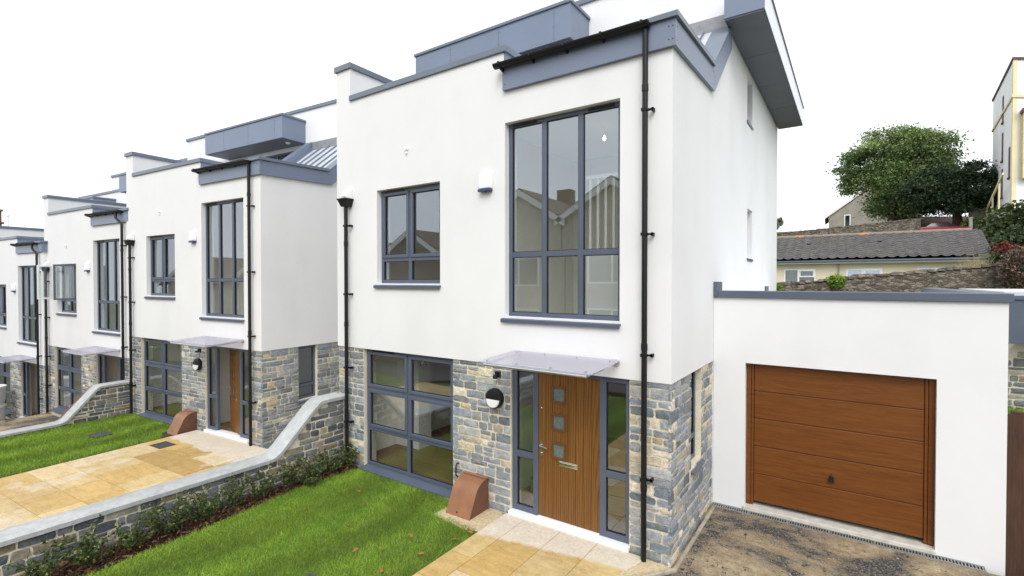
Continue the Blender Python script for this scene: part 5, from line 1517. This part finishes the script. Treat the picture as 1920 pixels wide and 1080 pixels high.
# ------------------------------------------------------------------ every loose piece becomes a part of its own
def split_pieces(o, gap=.006):
    me = o.data; nv = len(me.vertices)
    par = list(range(nv))
    def find(i):
        while par[i] != i: par[i] = par[par[i]]; i = par[i]
        return i
    for e in me.edges:
        a, b = find(e.vertices[0]), find(e.vertices[1])
        if a != b: par[a] = b
    co = np.empty(nv * 3, np.float32); me.vertices.foreach_get('co', co); co = co.reshape(-1, 3)
    roots = np.array([find(i) for i in range(nv)])
    ids = list(np.unique(roots))
    lo = [co[roots == r].min(0) - gap / 2 for r in ids]; hi = [co[roots == r].max(0) + gap / 2 for r in ids]
    grp = list(range(len(ids)))
    ch = True
    while ch:
        ch = False
        for i in range(len(ids)):
            for j in range(i + 1, len(ids)):
                if grp[i] != grp[j] and np.all(lo[i] <= hi[j]) and np.all(lo[j] <= hi[i]):
                    g0, g1 = grp[i], grp[j]; grp = [g0 if g == g1 else g for g in grp]; ch = True
    gs = sorted(set(grp))
    if len(gs) < 2: return
    gid = {r: grp[k] for k, r in enumerate(ids)}
    vg = np.array([gid[r] for r in roots])
    base = o.name.split('.')[0]
    faces = [(vg[p.vertices[0]], tuple(p.vertices), p.use_smooth) for p in me.polygons]
    for k, g in enumerate(gs):
        idx = np.nonzero(vg == g)[0]; mp = {int(i): q for q, i in enumerate(idx)}
        m2 = bpy.data.meshes.new(base)
        m2.from_pydata(co[idx].tolist(), [], [tuple(mp[i] for i in f) for gg, f, sm in faces if gg == g])
        for q, sm in zip(m2.polygons, [sm for gg, f, sm in faces if gg == g]): q.use_smooth = sm
        if any(q.use_smooth for q in m2.polygons): m2.set_sharp_from_angle(angle=R(35))
        for mt in me.materials: m2.materials.append(mt)
        if k == 0: o.data = m2
        else:
            c = o.copy(); c.data = m2; COL.objects.link(c); c.parent = o.parent
for o in list(COL.objects):
    if o.type == 'MESH' and o.parent and o.name.split('.')[0] in ('pane', 'gasket', 'glazing_bead', 'obscure_pane', 'side_cheek', 'bracket', 'gutter_bracket', 'lead_flashing', 'door_jamb', 'roof_vent', 'standing_seam', 'post', 'wheel', 'upstand_flashing', 'skirting', 'panel_joint', 'inner_wall', 'threshold'):
        split_pieces(o)

# ------------------------------------------------------------------ light, sky, camera
w = bpy.data.worlds.new('World'); scene.world = w; w.use_nodes = True
nt = w.node_tree; bg = nt.nodes['Background']
sky = nt.nodes.new('ShaderNodeTexSky'); sky.sky_type = 'NISHITA'; sky.sun_disc = False
SUN_EL, SUN_ROT = R(46), R(149)
sky.sun_elevation = SUN_EL; sky.sun_rotation = SUN_ROT; sky.air_density = 1.0; sky.dust_density = 4.0; sky.ozone_density = 1.0
hs = nt.nodes.new('ShaderNodeHueSaturation'); hs.inputs['Saturation'].default_value = .10; hs.inputs['Value'].default_value = 1.0
mx = nt.nodes.new('ShaderNodeMix'); mx.data_type = 'RGBA'; mx.inputs[0].default_value = .65; mx.inputs[7].default_value = (8.9, 9.2, 9.6, 1)   # cloud layer evens out the sky
nt.links.new(sky.outputs[0], hs.inputs['Color']); nt.links.new(hs.outputs[0], mx.inputs[6]); nt.links.new(mx.outputs[2], bg.inputs['Color'])
bg.inputs['Strength'].default_value = .11
sd = bpy.data.lights.new('sun', 'SUN'); sd.energy = 1.0; sd.angle = R(35); sd.color = (1, .985, .965)
so = bpy.data.objects.new('sun', sd); COL.objects.link(so)
dirv = Vector((math.sin(SUN_ROT) * math.cos(SUN_EL), math.cos(SUN_ROT) * math.cos(SUN_EL), math.sin(SUN_EL)))
so.rotation_euler = (-dirv).to_track_quat('-Z', 'Y').to_euler(); so.location = (0, -10, 20)

cam = bpy.data.cameras.new('camera'); co = bpy.data.objects.new('camera', cam); COL.objects.link(co)
cam.sensor_width = 36; cam.lens = 929.438 / 1920 * 36; cam.shift_x = -7.2 / 1920; cam.clip_end = 3000; cam.clip_start = .05
co.location = (1.766, -5.853, 3.34)
yaw, pit = R(29.985 + 4.268), R(-.8)
co.rotation_euler = (R(90) + pit, R(-.0), yaw)
scene.camera = co
vs = scene.view_settings; vs.view_transform = 'Standard'; vs.look = 'None'; vs.gamma = 1; vs.exposure = .82
scene.cycles.max_bounces = 12; scene.cycles.transparent_max_bounces = 24; scene.cycles.diffuse_bounces = 8
